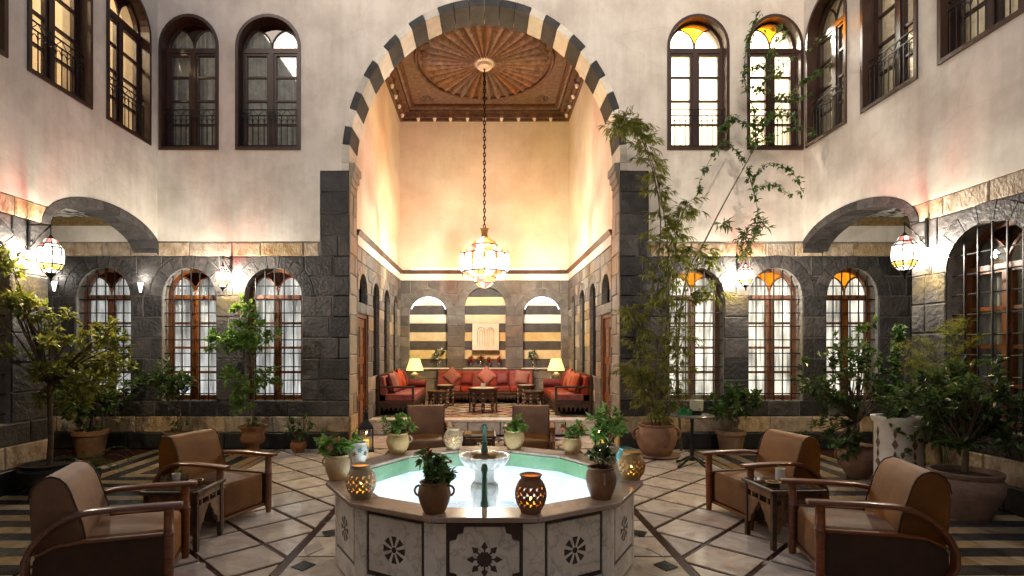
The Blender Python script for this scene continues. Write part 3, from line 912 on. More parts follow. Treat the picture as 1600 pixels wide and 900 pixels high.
# ------------------------------------------------------------------ side walls of the courtyard
def side_wall(s):
    X = XL if s > 0 else XR
    lab = ('left courtyard wall of cream plaster over dark stone with an arched passage' if s > 0 else
           'right courtyard wall of cream plaster over dark stone with an arched passage')
    W = thing('courtyard_wall', lab, 'wall', (X, 0, 0), pi / 2 * s)
    def R(a, b): return (s * a, s * b) if s > 0 else (-b, -a)
    YE = YW - 0.023
    P0 = 6.79 if s > 0 else 6.76         # near side of the passage
    ac, aa, ab, av, at = s * (P0 + YW) / 2, (YW - P0) / 2, 0.44, 3.2, 0.13
    # plaster, notched over the passage arch
    lo, hi = -3.0, YE
    u0, u1 = R(lo, hi)
    notch = []
    for i in range(25):
        q = pi - pi * i / 24
        notch.append((ac + (aa + at) * cos(q), av + (ab + at) * sin(q)))
    notch = [p for p in notch if p[1] > 3.43 and u0 + 0.002 < p[0] < u1 - 0.002]
    outer = [(u0, 3.43)] + [(notch[0][0], 3.43)] + notch + [(notch[-1][0], 3.43), (u1, 3.43), (u1, TOP), (u0, TOP)]
    ups = [(8.32, 1.03), (6.985, 1.06), (5.655, 1.05), (4.3, 1.05)] if s > 0 else [(8.45, 1.0), (7.145, 1.0), (5.83, 1.03), (4.5, 1.03)]
    p = MB(); p.plate(outer, [arch_pts(s * c, w / 2, UPW['v0'], UPW['vs'], UPW['b'], 18) for c, w in ups], -0.022, 0.38)
    obj('plaster', p, M_plaster, W)
    for c, w in ups:
        window(W, s * c, w, UPW['v0'], UPW['vs'], UPW['b'], 0.12, 'upper', None if s > 0 else (M_curt_dark if c > 5 else M_curt_dark), M_amberdim if s > 0 else M_pane_dark, M_pane if s > 0 else M_pane_dark, rows=4)
    # stone below
    wn = [(5.75, 1.0), (4.1, 1.0)]
    a0, a1 = R(-3.0, P0)
    p = MB(); p.plate(rect_pts(a0, a1, 0, 3.429), [arch_pts(s * c, w / 2, GW['v0'], GW['vs'], GW['b'], 18) for c, w in wn], 0.0, 0.38)
    obj('mortar', p, M_mortar, W)
    b0, b1 = R(2.5, P0)
    hs = [hole(s * c, w / 2, GW['v0'], GW['vs'], GW['b'], 0.2) for c, w in wn]
    courses(W, 'stone_block', b0, b1, 0.54, 3.2, hs, 0.33, 0.55, M_basalt, seed=61 + s, cuts=(GW['v0'], GW['vs']))
    courses(W, 'ochre_stone', b0, b1, 3.2, 3.43, [], 0.25, 0.65, M_ochre, seed=63, w=0.014)
    courses(W, 'ochre_stone', b0, b1, 0.27, 0.54, [], 0.3, 0.62, M_ochre, seed=65, w=0.022)
    courses(W, 'plinth_stone', b0, b1, 0.0, 0.27, [], 0.3, 0.75, M_blackstone, seed=67, w=0.03)
    for c, w in wn:
        voussoirs(W, 'voussoir', s * c, GW['vs'], w / 2, GW['b'], 0.2, 9, -0.02, 0.03, lambda i: M_basalt)
    for c, w in wn:
        window(W, s * c, w, GW['v0'], GW['vs'], GW['b'], 0.2, 'ground', M_curt_dark, M_amberdim)
    # passage arch stones (through the wall thickness)
    voussoirs(W, 'arch_stone', ac, av, aa - 0.002, ab, at, 11, -0.03, 0.385, lambda i: M_basalt)
    fill = []
    for i in range(13):
        q = pi - pi * i / 12
        fill.append((ac + (aa + at) * cos(q), av + (ab + at) * sin(q)))
    # jamb stones of the pier facing the passage
    return W
wall_l = side_wall(1)
wall_r = side_wall(-1)

# rear wall of the courtyard, behind the camera
p = MB(); p.box(XL - 0.4, XR + 0.4, -3.4, -3.0, 0, TOP)
tag(obj('courtyard_wall', p, M_plaster), 'plain plaster wall closing the courtyard behind the viewpoint', 'wall')

# ------------------------------------------------------------------ galleries behind the passages, rooms behind the windows
for s in (-1, 1):
    X = XL - 0.385 if s < 0 else XR + 0.385
    far = s * 8.3
    x0, x1 = min(X, far), max(X, far)
    g = MB(); g.box(x0, x1, 3.5, YW - 0.002, 3.83, 3.95)
    struct(obj('gallery_ceiling', g, M_ceilpaint))
    g = MB()
    g.box(x0, x1, YW - 0.10, YW - 0.02, 3.76, 3.829); g.box(x0, x1, YW - 0.06, YW - 0.021, 3.70, 3.76)
    struct(obj('gallery_cornice', g, M_gilt))
    g = MB(); g.box(x0, x1, YW - 0.015, YW + 0.3, 3.44, 3.83)
    struct(obj('gallery_wall', g, M_plaster))
    g = MB(); g.box(far - 0.1, far + 0.1, 3.5, YW + 0.4, -0.01, 4.5)
    g.box(x0, x1, 3.3, 3.5, -0.01, 4.5)
    struct(obj('gallery_wall', g, M_basalt_lit))
    # upper corridor room
    r = MB()
    r.box(x0, x1, 3.3, YW + 0.36, 4.5, 4.6); r.box(x0, x1, 3.3, YW + 0.36, 8.0, 8.1)
    r.box(far - 0.1, far + 0.1, 3.3, YW + 0.36, 4.6, 8.0)
    r.box(x0, x1, 3.2, 3.3, 4.5, 8.1); r.box(x0, x1, YW - 0.0, YW + 0.36, 4.5, 8.1)
    struct(obj('corridor_room', r, M_room))
    r = MB()
    xa, xb = (far, -2.8) if s < 0 else (2.8, far)
    r.box(xa, xb, YW + 0.39, 12.2, 4.5, 4.6); r.box(xa, xb, YW + 0.39, 12.2, 8.0, 8.1)
    r.box(xa, xb, 12.0, 12.2, 4.6, 8.0); r.box(xa, xa + 0.1, YW + 0.39, 12.0, 4.6, 8.0); r.box(xb - 0.1, xb, YW + 0.39, 12.0, 4.6, 8.0)
    r.box(s * 5.4 - 0.1, s * 5.4 + 0.1, YW + 0.39, 12.0, 4.6, 8.0)
    struct(obj('upper_room', r, M_room))
# inner doors seen through the upper windows
def small_thing(name, label, cat, mb, m, **k):
    return tag(obj(name, mb, m, **k), label, cat)
d = thing('corridor_door', 'brown wooden door inside the warm lit corridor behind the upper left windows', 'door', (-8.19, 7.6, 4.6), pi / 2)
p = MB(); p.plate(rect_pts(-0.5, 0.5, 0, 2.2), [rect_pts(-0.42, 0.42, 0.02, 2.12)], -0.05, 0)
obj('door_frame', p, M_winwood, d)
p = MB(); p.box(-0.42, 0.42, -0.03, 0, 0.02, 2.12); obj('door_leaf', p, M_ceilwood, d)
for (nm, lab, x, y, pw, colr) in (('ceiling_lamp', 'round ceiling lamp in the corridor behind the upper left windows', -7.0, 6.6, P_CORRIDOR * 0.8, (1.0, 0.74, 0.45)),
                                  ('ceiling_lamp', 'round ceiling lamp in the corridor behind the upper right side windows', 7.0, 6.6, P_CORRIDOR * 0.7, (1.0, 0.8, 0.55)),
                                  ('ceiling_lamp', 'added lamp brightening the curtains of the upper left back windows', -3.4, 11.6, P_CORRIDOR * 0.1, (0.9, 0.95, 1.0)),  # unseen source added only to brighten the grey curtains
                                  ('ceiling_lamp', 'round ceiling lamp in the room behind the upper right back windows', 4.2, 10.6, P_CORRIDOR * 2.2, (1.0, 0.93, 0.8))):
    t = thing(nm, lab, 'lamp', (x, y, 7.98))
    g = MB(); g.lathe([(0.001, 0.02), (0.12, 0.02), (0.12, -0.02), (0.001, -0.02)], 16); obj('base', g, M_brass, t)
    g = MB(); g.lathe([(0.11, -0.02), (0.1, -0.07), (0.05, -0.11), (0.001, -0.12)], 16); obj('bowl', g, M_bulb, t, smooth=60)
    point('corridor_light', t, (0, 0, -0.25), pw, colr, 0.1)

# ------------------------------------------------------------------ the hall (iwan)
rail_prof = [(0, 3.655), (-0.03, 3.66), (-0.045, 3.69), (-0.06, 3.73), (-0.075, 3.76), (0, 3.765)]
def hall_wall(s):
    W = thing('hall_wall', ('left' if s > 0 else 'right') + ' hall wall with warm plaster above the wooden rail and grey stone below', 'wall', (-s * HX, 0, 0), s * pi / 2)
    def R(a, b): return (a, b) if s > 0 else (-b, -a)
    u0, u1 = R(YJ, YB)
    p = MB(); p.plate(rect_pts(u0, u1, 3.50, 8.1), [], -0.002, 0.25); obj('plaster', p, M_iwanplaster, W)
    p = MB(); p.plate(rect_pts(u0, u1, 3.49, 3.66), [], -0.03, -0.003); obj('white_band', p, M_whitestone, W)
    p = MB(); p.xprism(rail_prof, u0, u1); obj('rail', p, M_ceildark, W)
    wins = [(11.27, 0.64, 1.1, 2.72, 0.3), (12.5, 0.72, 1.1, 2.7, 0.32), (13.72, 0.66, 1.1, 2.7, 0.3)]
    door = (10.07, 0.84)
    holes = [arch_pts(s * c, w / 2, a, v, b, 12) for c, w, a, v, b in wins]
    holes.append(rect_pts(*R(door[0] - door[1] / 2, door[0] + door[1] / 2), 0.02, 2.3))
    holes.append(arch_pts(s * door[0], 0.33, 2.5, 2.72, 0.33, 12))
    p = MB(); p.plate(rect_pts(u0, u1, 0, 3.499), holes, 0.0, 0.3); obj('mortar', p, M_mortar, W)
    hs = [hole(s * c, w / 2, a, v, b, 0.16) for c, w, a, v, b in wins]
    hs.append(hole(s * door[0], door[1] / 2, 0.0, 2.3, 0.0, 0.0)); hs.append(hole(s * door[0], 0.33, 2.5, 2.72, 0.33, 0.16))
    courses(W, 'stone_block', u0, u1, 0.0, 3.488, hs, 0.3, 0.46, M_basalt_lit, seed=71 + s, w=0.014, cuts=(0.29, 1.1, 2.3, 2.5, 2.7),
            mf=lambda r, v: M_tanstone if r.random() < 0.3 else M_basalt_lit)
    for c, w, a, v, b in wins:
        voussoirs(W, 'voussoir', s * c, v, w / 2, b, 0.16, 7, -0.014, 0.03, lambda i: M_basalt_lit)
        window(W, s * c, w, a, v, b, 0.16, 'ground', M_curt_dark, M_amberdim, rows=4)
    voussoirs(W, 'voussoir', s * door[0], 2.72, 0.33, 0.33, 0.16, 7, -0.014, 0.03, lambda i: M_tanstone)
    du0, du1 = R(door[0] - door[1] / 2, door[0] + door[1] / 2)
    p = MB(); p.plate(rect_pts(du0, du1, 0.02, 2.3), [rect_pts(du0 + 0.07, du1 - 0.07, 0.04, 2.23)], 0.02, 0.12)
    D = obj('door', p, M_winwood, W)
    for q in range(2):
        a, b = du0 + 0.07 + q * (du1 - du0 - 0.14) / 2, du0 + 0.07 + (q + 1) * (du1 - du0 - 0.14) / 2
        p = MB(); p.plate(rect_pts(a + .004, b - .004, 0.045, 2.225), [rect_pts(a + 0.06, b - 0.06, 0.15 + 0.68 * k, 0.70 + 0.68 * k) for k in range(3)], 0.05, 0.085)
        obj('leaf', p, M_winwood, D)
        for k in range(3):
            p = MB(); p.box(a + 0.06, b - 0.06, 0.066, 0.08, 0.15 + 0.68 * k, 0.70 + 0.68 * k); obj('panel', p, M_ceilwood, D)
    p = MB(); p.tube([(du0 + 0.5 * (du1 - du0) + 0.05, 0.03, 1.0), (du0 + 0.5 * (du1 - du0) + 0.05, 0.03, 1.15)], 0.012, 6); obj('handle', p, M_brass, D)
    p = MB(); p.plate(arch_pts(s * door[0], 0.33, 2.5, 2.72, 0.33, 12), [], 0.1, 0.11); obj('lunette_pane', p, M_amberdim, W)
    p = MB(); p.plate(rect_pts(u0, u1, 0.0, 3.4), [], 0.31, 0.33); obj('dark_backing', p, M_windark, W)  # dark sheet whose colour stands in for the unlit space behind the openings
    # slim uplight resting along the rail
    p = MB(); p.box(u0 + 0.25, u1 - 0.25, -0.05, -0.02, 3.766, 3.785)
    c = obj('cove_light', p, mat('cove_glow', (1, 1, 1), emit=(1.0, 0.86, 0.62), estr=P_COVE), W)
    return W
hall_l = hall_wall(1); hall_r = hall_wall(-1)

HB = thing('hall_wall', 'back wall of the hall with three striped arched niches', 'wall', (0, YB, 0))
p = MB(); p.plate(rect_pts(-HX, HX, 3.50, 8.1), [], -0.002, 0.3); obj('plaster', p, M_iwanplaster, HB)
p = MB(); p.plate(rect_pts(-HX, HX, 3.49, 3.66), [], -0.03, -0.003); obj('white_band', p, M_whitestone, HB)
p = MB(); p.xprism(rail_prof, -HX + 0.07, HX - 0.07); obj('rail', p, M_ceildark, HB)
p = MB(); p.box(-HX + 0.3, HX - 0.3, -0.05, -0.02, 3.766, 3.785); obj('cove_light', p, MATS['cove_glow'], HB)
M_stripe_dark = mat('stripe_basalt', (0.035, 0.03, 0.028), (0.075, 0.066, 0.06), scale=6, rough=0.65, bump=0.4, bscale=30, rand=0.2)
niches = [(-1.5, 1.02, 2.55, 0.52), (0.02, 1.09, 2.78, 0.54), (1.54, 1.02, 2.55, 0.52)]
p = MB(); p.plate(rect_pts(-HX, HX, 0, 3.499), [arch_pts(c, w / 2, 1.155, v, b, 18) for c, w, v, b in niches], 0.0, 0.2); obj('mortar', p, M_mortar, HB)
hs = [hole(c, w / 2, 1.155, v, b, 0.2) for c, w, v, b in niches]
courses(HB, 'stone_block', -HX, HX, 0.29, 3.488, hs, 0.3, 0.5, M_basalt_lit, seed=81, w=0.014, cuts=(1.155, 2.55, 2.78))
for c, w, v, b in niches:
    voussoirs(HB, 'voussoir', c, v, w / 2, b, 0.2, 9, -0.014, 0.03, lambda i: M_basalt_lit)
    p = MB(); p.box(c - w / 2 - 0.04, c + w / 2 + 0.04, -0.07, 0.15, 1.13, 1.157); obj('sill', p, M_whitestone, HB)
    k = 0; z = 1.16
    yl = c > -1 and c < 1
    while z < v + b:
        z1 = min(z + 0.238, v + b)
        def hw(zz):
            q = (zz - v) / b
            return w / 2 if q <= 0 else (w / 2) * sqrt(max(0, 1 - q * q))
        zs = [z + 0.003 + (z1 - z - 0.006) * i / 5 for i in range(6)]
        poly = [(c + hw(q), q) for q in zs] + [(c - hw(q), q) for q in reversed(zs)]
        p = MB(); p.prism(poly[::-1], 0.13, 0.19)
        white = k % 2 == 1
        obj('stripe_stone', p, (M_yellowstone if (yl or z < 2.0) else M_whitestone) if white else M_stripe_dark, HB)
        z = z1; k += 1
    if not yl:   # slim glowing light line just inside the niche head
        nl = MB(); nl.tube([(c + (w / 2 - 0.02) * cos(q), 0.09, v + (b - 0.02) * sin(q)) for q in [pi * (0.12 + 0.76 * j / 16) for j in range(17)]], 0.008, 5)
        obj('niche_light', nl, mat('niche_glow', (1, 1, 1), emit=(0.85, 0.92, 1.0), estr=6), HB)
p = MB(); p.box(-HX - 0.5, HX + 0.5, YB + 0.31, YB + 0.4, 0, 8.4); p.box(-HX - 0.5, HX + 0.5, YW + 0.385, YB + 0.4, 8.12, 8.4)
struct(obj('hall_roof', p, M_plaster))
outer = [(-HX - 0.25, 4.63), (-HX - 0.02, 4.63)]
for i in range(33):
    q = pi - pi * i / 32
    outer.append(((AR + 0.02) * cos(q), VS + (BR + 0.02) * sin(q)))
outer += [(HX + 0.02, 4.63), (HX + 0.25, 4.63), (HX + 0.25, 8.12), (-HX - 0.25, 8.12)]
p = MB(); p.plate(outer, [], YW + 0.382, YJ); struct(obj('hall_front_wall', p, M_iwanplaster))

# raised floor of the hall
def carpet_floor():
    m, nt, out = _new('geometric_floor')
    N, L = nt.nodes, nt.links
    tc = N.new('ShaderNodeTexCoord')
    mp = N.new('ShaderNodeMapping'); mp.inputs['Rotation'].default_value = (0, 0, pi / 4); mp.inputs['Scale'].default_value = (1, 1, 0)
    L.new(tc.outputs['Object'], mp.inputs[0])
    ck = N.new('ShaderNodeTexChecker'); ck.inputs['Scale'].default_value = 3.1
    ck.inputs[1].default_value = (0.5, 0.43, 0.34, 1); ck.inputs[2].default_value = (0.34, 0.25, 0.17, 1)
    L.new(mp.outputs[0], ck.inputs[0])
    vo = N.new('ShaderNodeTexVoronoi'); vo.feature = 'DISTANCE_TO_EDGE'; vo.inputs['Scale'].default_value = 2.6; vo.inputs['Randomness'].default_value = 0.25
    L.new(mp.outputs[0], vo.inputs['Vector'])
    lt = N.new('ShaderNodeMath'); lt.operation = 'LESS_THAN'; lt.inputs[1].default_value = 0.07
    L.new(vo.outputs['Distance'], lt.inputs[0])
    mx = N.new('ShaderNodeMix'); mx.data_type = 'RGBA'
    L.new(lt.outputs[0], mx.inputs[0]); L.new(ck.outputs[0], mx.inputs[6]); mx.inputs[7].default_value = (0.05, 0.025, 0.018, 1)
    b = N.new('ShaderNodeBsdfPrincipled'); b.inputs['Roughness'].default_value = 0.25
    L.new(mx.outputs[2], b.inputs['Base Color']); L.new(b.outputs[0], out.inputs[0])
    return m
p = MB(); p.box(-HX + 0.016, HX - 0.016, 10.53, YB - 0.02, 0, 0.286)
plat = struct(obj('raised_floor', p, carpet_floor()))
p = MB(); p.box(-HX + 0.02, HX - 0.02, 10.47, 10.85, 0.25, 0.295); obj('step_edge', p, M_whitemarble, plat, bevel=0.008)
for k in range(7):
    x0 = -2.2 + k * 0.63
    p = MB(); p.box(x0, x0 + 0.6, 10.5, 10.535, 0.01, 0.249); obj('riser_slab', p, M_whitemarble, plat)
    p = MB()
    for j in range(8):
        t = j * pi / 4
        c = (x0 + 0.3, 0.13)
        p.prism([(c[0] + 0.02 * cos(t), c[1] + 0.02 * sin(t)), (c[0] + 0.075 * cos(t - 0.24), c[1] + 0.075 * sin(t - 0.24)), (c[0] + 0.075 * cos(t + 0.24), c[1] + 0.075 * sin(t + 0.24))], 10.494, 10.502)
    obj('rosette_inlay', p, M_inlay, plat)

# ------------------------------------------------------------------ carved ceiling of the hall
ceil = thing('carved_ceiling', 'carved wooden ceiling with a large fluted oval rosette inside the arch', 'ceiling', (0, 12.03, 8.0))
LX, LY = HX - 0.004, (YB - YJ) / 2 - 0.004
p = MB(); p.box(-LX, LX, -LY, LY, 0.0, 0.1); obj('panel', p, M_ceilwood, ceil)
NF = 36
for k in range(NF):
    t0, t1 = 2 * pi * k / NF, 2 * pi * (k + 1) / NF
    vs = []; fs = []
    rr = [0.14, 0.4, 0.7, 1.0, 0.0]
    NR, NC = 8, 7
    for i in range(NR):
        f = i / (NR - 1)
        r = 0.13 + 0.87 * (1 - (1 - f) ** 1.25)
        for j in range(NC):
            g = j / (NC - 1)
            th = t0 + (t1 - t0) * (0.03 + 0.94 * g)
            ro = r
            if i == NR - 1: ro = 0.94 + 0.06 * sin(pi * g)
            if i == NR - 2: ro = 0.90 + 0.04 * sin(pi * g)
            bulge = 0.14 * (0.3 + 0.65 * f) * sin(pi * g) if i < NR - 1 else 0.0
            vs.append((1.42 * ro * cos(th), 1.62 * ro * sin(th), -0.012 - bulge))
    for i in range(NR - 1):
        for j in range(NC - 1):
            fs.append((i * NC + j, i * NC + j + 1, (i + 1) * NC + j + 1, (i + 1) * NC + j))
    p = MB(); p.add(vs, fs); obj('flute', p, M_ceilwood, ceil, smooth=70)
p = MB()
ring = [(1.5 * cos(q), 1.7 * sin(q), -0.03) for q in [2 * pi * i / 64 for i in range(65)]]
p.tube(ring, 0.045, 6, cap=False); obj('rosette_ring', p, M_ceildark, ceil, smooth=60)
p = MB(); p.lathe([(0.001, -0.15), (0.12, -0.15), (0.16, -0.12), (0.17, -0.05), (0.25, -0.04), (0.25, 0.0)], 28); obj('boss', p, M_whitestone, ceil, smooth=40)
for i, (ins, hh) in enumerate(((0.42, 0.05), (0.36, 0.09), (0.28, 0.13))):
    p = MB()
    x, y = LX - ins, LY - ins
    p.box(-x - 0.06, x + 0.06, y, y + 0.06, -hh, -0.001); p.box(-x - 0.06, x + 0.06, -y - 0.06, -y, -hh, -0.001)
    p.box(-x - 0.06, -x, -y, y, -hh + 0.001, -0.001); p.box(x, x + 0.06, -y, y, -hh + 0.001, -0.001)
    obj('moulding', p, M_ceildark if i != 1 else M_ceilwood, ceil)
for i, (dp, z0, z1) in enumerate(((0.24, -0.13, -0.0), (0.15, -0.22, -0.13), (0.06, -0.28, -0.22))):
    p = MB()
    p.box(-LX, LX, LY - dp, LY, z0, z1 - 0.001); p.box(-LX, LX, -LY, -LY + dp, z0, z1 - 0.001)
    p.box(-LX, -LX + dp, -LY + dp, LY - dp, z0, z1 - 0.001); p.box(LX - dp, LX, -LY + dp, LY - dp, z0, z1 - 0.001)
    obj('cornice', p, M_ceildark, ceil)
# spandrel carvings in the corners
for sx in (-1, 1):
    for sy in (-1, 1):
        p = MB()
        for k in range(9):
            t = 2 * pi * k / 9
            p.lathe([(0.001, -0.03), (0.04, -0.022), (0.05, 0.0)], 8, (sx * 1.45 + 0.13 * cos(t), sy * 1.75 + 0.13 * sin(t), 0))
        p.lathe([(0.001, -0.06), (0.06, -0.045), (0.08, 0.0)], 10, (sx * 1.45, sy * 1.75, 0))
        obj('spandrel_carving', p, M_ceildark, ceil, smooth=60)
def bracket(x, y, rz):
    p = MB()
    p.box(-0.05, 0.05, -0.22, 0.0, -0.14, -0.02); p.box(-0.04, 0.04, -0.16, 0.0, -0.24, -0.14)
    M = Matrix.Translation((x, y, 0)) @ Matrix.Rotation(rz, 4, 'Z')
    p.xf(M)
    b = obj('bracket', p, M_ceilwood, ceil)
    w = MB(); w.lathe([(0.001, -0.33), (0.03, -0.31), (0.045, -0.26), (0.05, -0.235), (0.001, -0.235)], 10, (0, -0.09, 0)); w.xf(M)
    obj('white_tip', w, M_whitestone, b, smooth=60)
for x in (-1.75, -0.9, -0.45, 0.45, 0.9, 1.75, -1.32, 0.0, 1.32):
    bracket(x, LY - 0.02, 0)
for s in (-1, 1):
    for k in range(9):
        bracket(s * (LX - 0.02), -LY + 0.35 + k * 0.53, -s * pi / 2)

# ================================================================== LAMPS
def seg_panel(prof, a0, a1, m, parent, name='glass_panel', lob=0.0, n=4):
    vs = []; fs = []
    for (r, z) in prof:
        for k in range(n + 1):
            g = k / n
            t = a0 + (a1 - a0) * g
            rr = r * (1 + lob * sin(pi * g))
            vs.append((rr * cos(t), rr * sin(t), z))
    for i in range(len(prof) - 1):
        for k in range(n):
            fs.append((i * (n + 1) + k, i * (n + 1) + k + 1, (i + 1) * (n + 1) + k + 1, (i + 1) * (n + 1) + k))
    p = MB(); p.add(vs, fs)
    return obj(name, p, m, parent, smooth=70)

# great chandelier in the hall: origin at its lowest tip
CH = thing('chandelier', 'large coloured glass lantern chandelier hanging on a long chain in the hall', 'chandelier', (0, 12.03, 2.95))
K = 0.0022
def Z(y): return (735 - y) * K
nb = 12
for k in range(nb):
    a0, a1 = 2 * pi * k / nb, 2 * pi * (k + 1) / nb
    d = (a1 - a0) * 0.13
    body = [(225 * K, Z(375)), (236 * K, Z(410)), (240 * K, Z(460)), (236 * K, Z(515)), (222 * K, Z(550))]
    seg_panel(body, a0 + d, a1 - d, M_gwhite, CH, lob=0.07)
    strip = [(222 * K, Z(372)), (226 * K, Z(420)), (224 * K, Z(500))]
    seg_panel(strip, a1 - d, a1 + d, [M_gred, M_gorange, M_gyellow][k % 3], CH, 'coloured_strip', n=2)
    seg_panel([(112 * K, Z(335)), (170 * K, Z(345)), (224 * K, Z(372))], a0 + 0.01, a1 - 0.01, [M_gwhite, M_gyellow, M_gwhite, M_gred][k % 4], CH, 'shoulder_panel', n=2)
    seg_panel([(222 * K, Z(552)), (180 * K, Z(575)), (112 * K, Z(604))], a0 + 0.01, a1 - 0.01, [M_gyellow, M_gwhite, M_gorange, M_gwhite][k % 4], CH, 'lower_panel', n=2)
for k in range(8):
    a0, a1 = 2 * pi * k / 8 + 0.02, 2 * pi * (k + 1) / 8 - 0.02
    seg_panel([(32 * K, Z(195)), (60 * K, Z(215)), (112 * K, Z(245)), (128 * K, Z(280))], a0, a1, [M_gyellow, M_gwhite, M_gorange, M_gred][k % 4], CH, 'dome_panel', n=3)
    seg_panel([(116 * K, Z(284)), (118 * K, Z(334))], a0, a1, [M_gred, M_gwhite, M_gyellow, M_gwhite][k % 4], CH, 'collar_panel', n=3)
    seg_panel([(114 * K, Z(607)), (100 * K, Z(655))], a0, a1, [M_gwhite, M_gred, M_gyellow, M_gorange][k % 4], CH, 'bowl_panel', n=3)
    seg_panel([(98 * K, Z(657)), (55 * K, Z(695)), (8 * K, Z(715))], a0, a1, [M_gyellow, M_gwhite, M_gred, M_gwhite][k % 4], CH, 'bowl_panel', n=3)
p = MB()
for r, y in ((129, 282), (116, 336), (226, 373), (224, 551), (114, 605), (99, 656)):
    p.tube([(r * K * cos(q), r * K * sin(q), Z(y)) for q in [2 * pi * i / 36 for i in range(37)]], 0.015, 5, cap=False)
for k in range(nb):
    q = 2 * pi * (k + 0.5) / nb; e = 2 * pi * k / nb
    p.tube([(r * K * cos(e), r * K * sin(e), Z(y)) for r, y in ((224, 373), (227, 460), (222, 551))], 0.012, 4)
    p.tube([(r * K * cos(q), r * K * sin(q), Z(y)) for r, y in ((232, 375), (246, 360), (240, 345))], 0.008, 4)
    p.tube([(r * K * cos(q), r * K * sin(q), Z(y)) for r, y in ((228, 551), (232, 575), (224, 592))], 0.009, 4)
obj('metal_frame', p, M_iron, CH, smooth=60)
p = MB(); p.lathe([(0.001, Z(735)), (7 * K, Z(722)), (10 * K, Z(714)), (0.001, Z(713))], 10)
p.lathe([(34 * K, Z(198)), (30 * K, Z(170)), (34 * K, Z(140)), (46 * K, Z(112)), (0.001, Z(112))], 14)
obj('crown', p, M_brass, CH, smooth=50)
p = MB()
z = Z(112); top = 7.86 - 2.95; k = 0
while z < top:
    q = (k % 2) * pi / 2
    p.tube([(0.022 * cos(t) * cos(q), 0.022 * cos(t) * sin(q), z + 0.05 + 0.055 * sin(t)) for t in [2 * pi * j / 10 for j in range(11)]], 0.014, 4, cap=False)
    z += 0.088; k += 1
obj('chain', p, M_iron, CH, smooth=60)
g = MB(); g.lathe([(0.001, Z(500)), (0.05, Z(480)), (0.06, Z(450)), (0.02, Z(400)), (0.001, Z(395))], 12); obj('bulb', g, M_bulb, CH, smooth=60)
for q in range(3):
    t = 2 * pi * q / 3 + 0.5
    point('chandelier_light', CH, (0.18 * cos(t), 0.18 * sin(t), Z(455)), P_CHANDELIER / 3, (1.0, 0.91, 0.75), 0.05)

# hanging lanterns of the courtyard on scroll brackets
def lantern(label, loc, sc, power, rot=0.0):
    t = thing('hanging_lantern', label, 'lantern', loc, rot, 'lit glass lanterns on the courtyard walls')
    n = 8
    S = sc
    for k in range(n):
        a0, a1 = 2 * pi * k / n + 0.03, 2 * pi * (k + 1) / n - 0.03
        seg_panel([(0.03 * S, 0.41 * S), (0.068 * S, 0.39 * S), (0.085 * S, 0.352 * S)], a0, a1, M_gwhite if k % 2 else M_gred, t, 'cap_panel', n=2)
        seg_panel([(0.09 * S, 0.345 * S), (0.125 * S, 0.315 * S)], a0, a1, M_gred if k % 4 == 1 else M_gwhite, t, 'shoulder_panel', n=2)
        seg_panel([(0.13 * S, 0.308 * S), (0.138 * S, 0.23 * S), (0.132 * S, 0.15 * S)], a0, a1, M_gwhite, t, 'glass_panel', lob=0.03, n=3)
        seg_panel([(0.13 * S, 0.143 * S), (0.098 * S, 0.095 * S)], a0, a1, M_gyellow, t, 'yellow_panel', n=2)
        seg_panel([(0.095 * S, 0.09 * S), (0.05 * S, 0.058 * S)], a0, a1, M_gwhite, t, 'base_panel', n=2)
    p = MB()
    for r, z in ((0.088, 0.349), (0.129, 0.312), (0.132, 0.147), (0.097, 0.092), (0.05, 0.056)):
        p.tube([(r * S * cos(q), r * S * sin(q), z * S) for q in [2 * pi * i / 24 for i in range(25)]], 0.008, 4, cap=False)
    for k in range(n):
        q = 2 * pi * k / n
        p.tube([(r * S * cos(q), r * S * sin(q), z * S) for r, z in ((0.03, 0.41), (0.088, 0.349), (0.129, 0.312), (0.14, 0.23), (0.132, 0.147), (0.097, 0.092), (0.05, 0.056))], 0.008, 4)
    p.lathe([(0.062 * S, 0.06 * S), (0.04 * S, 0.03 * S), (0.015 * S, 0.01 * S), (0.012 * S, -0.02 * S), (0.001, -0.035 * S)], 10)
    p.lathe([(0.05 * S, 0.40 * S), (0.02 * S, 0.425 * S), (0.012 * S, 0.44 * S), (0.001, 0.445 * S)], 10)
    p.tube([(0, 0, 0.44 * S), (0, 0, 0.50 * S)], 0.006, 5)
    obj('metal_frame', p, M_iron, t, smooth=60)
    t.scale = (0.86, 0.86, 1.08); t.location.z -= 0.04 * S
    point('lantern_light', t, (0, 0, 0.225 * S), power, (1.0, 0.92, 0.82), 0.045)
    return t
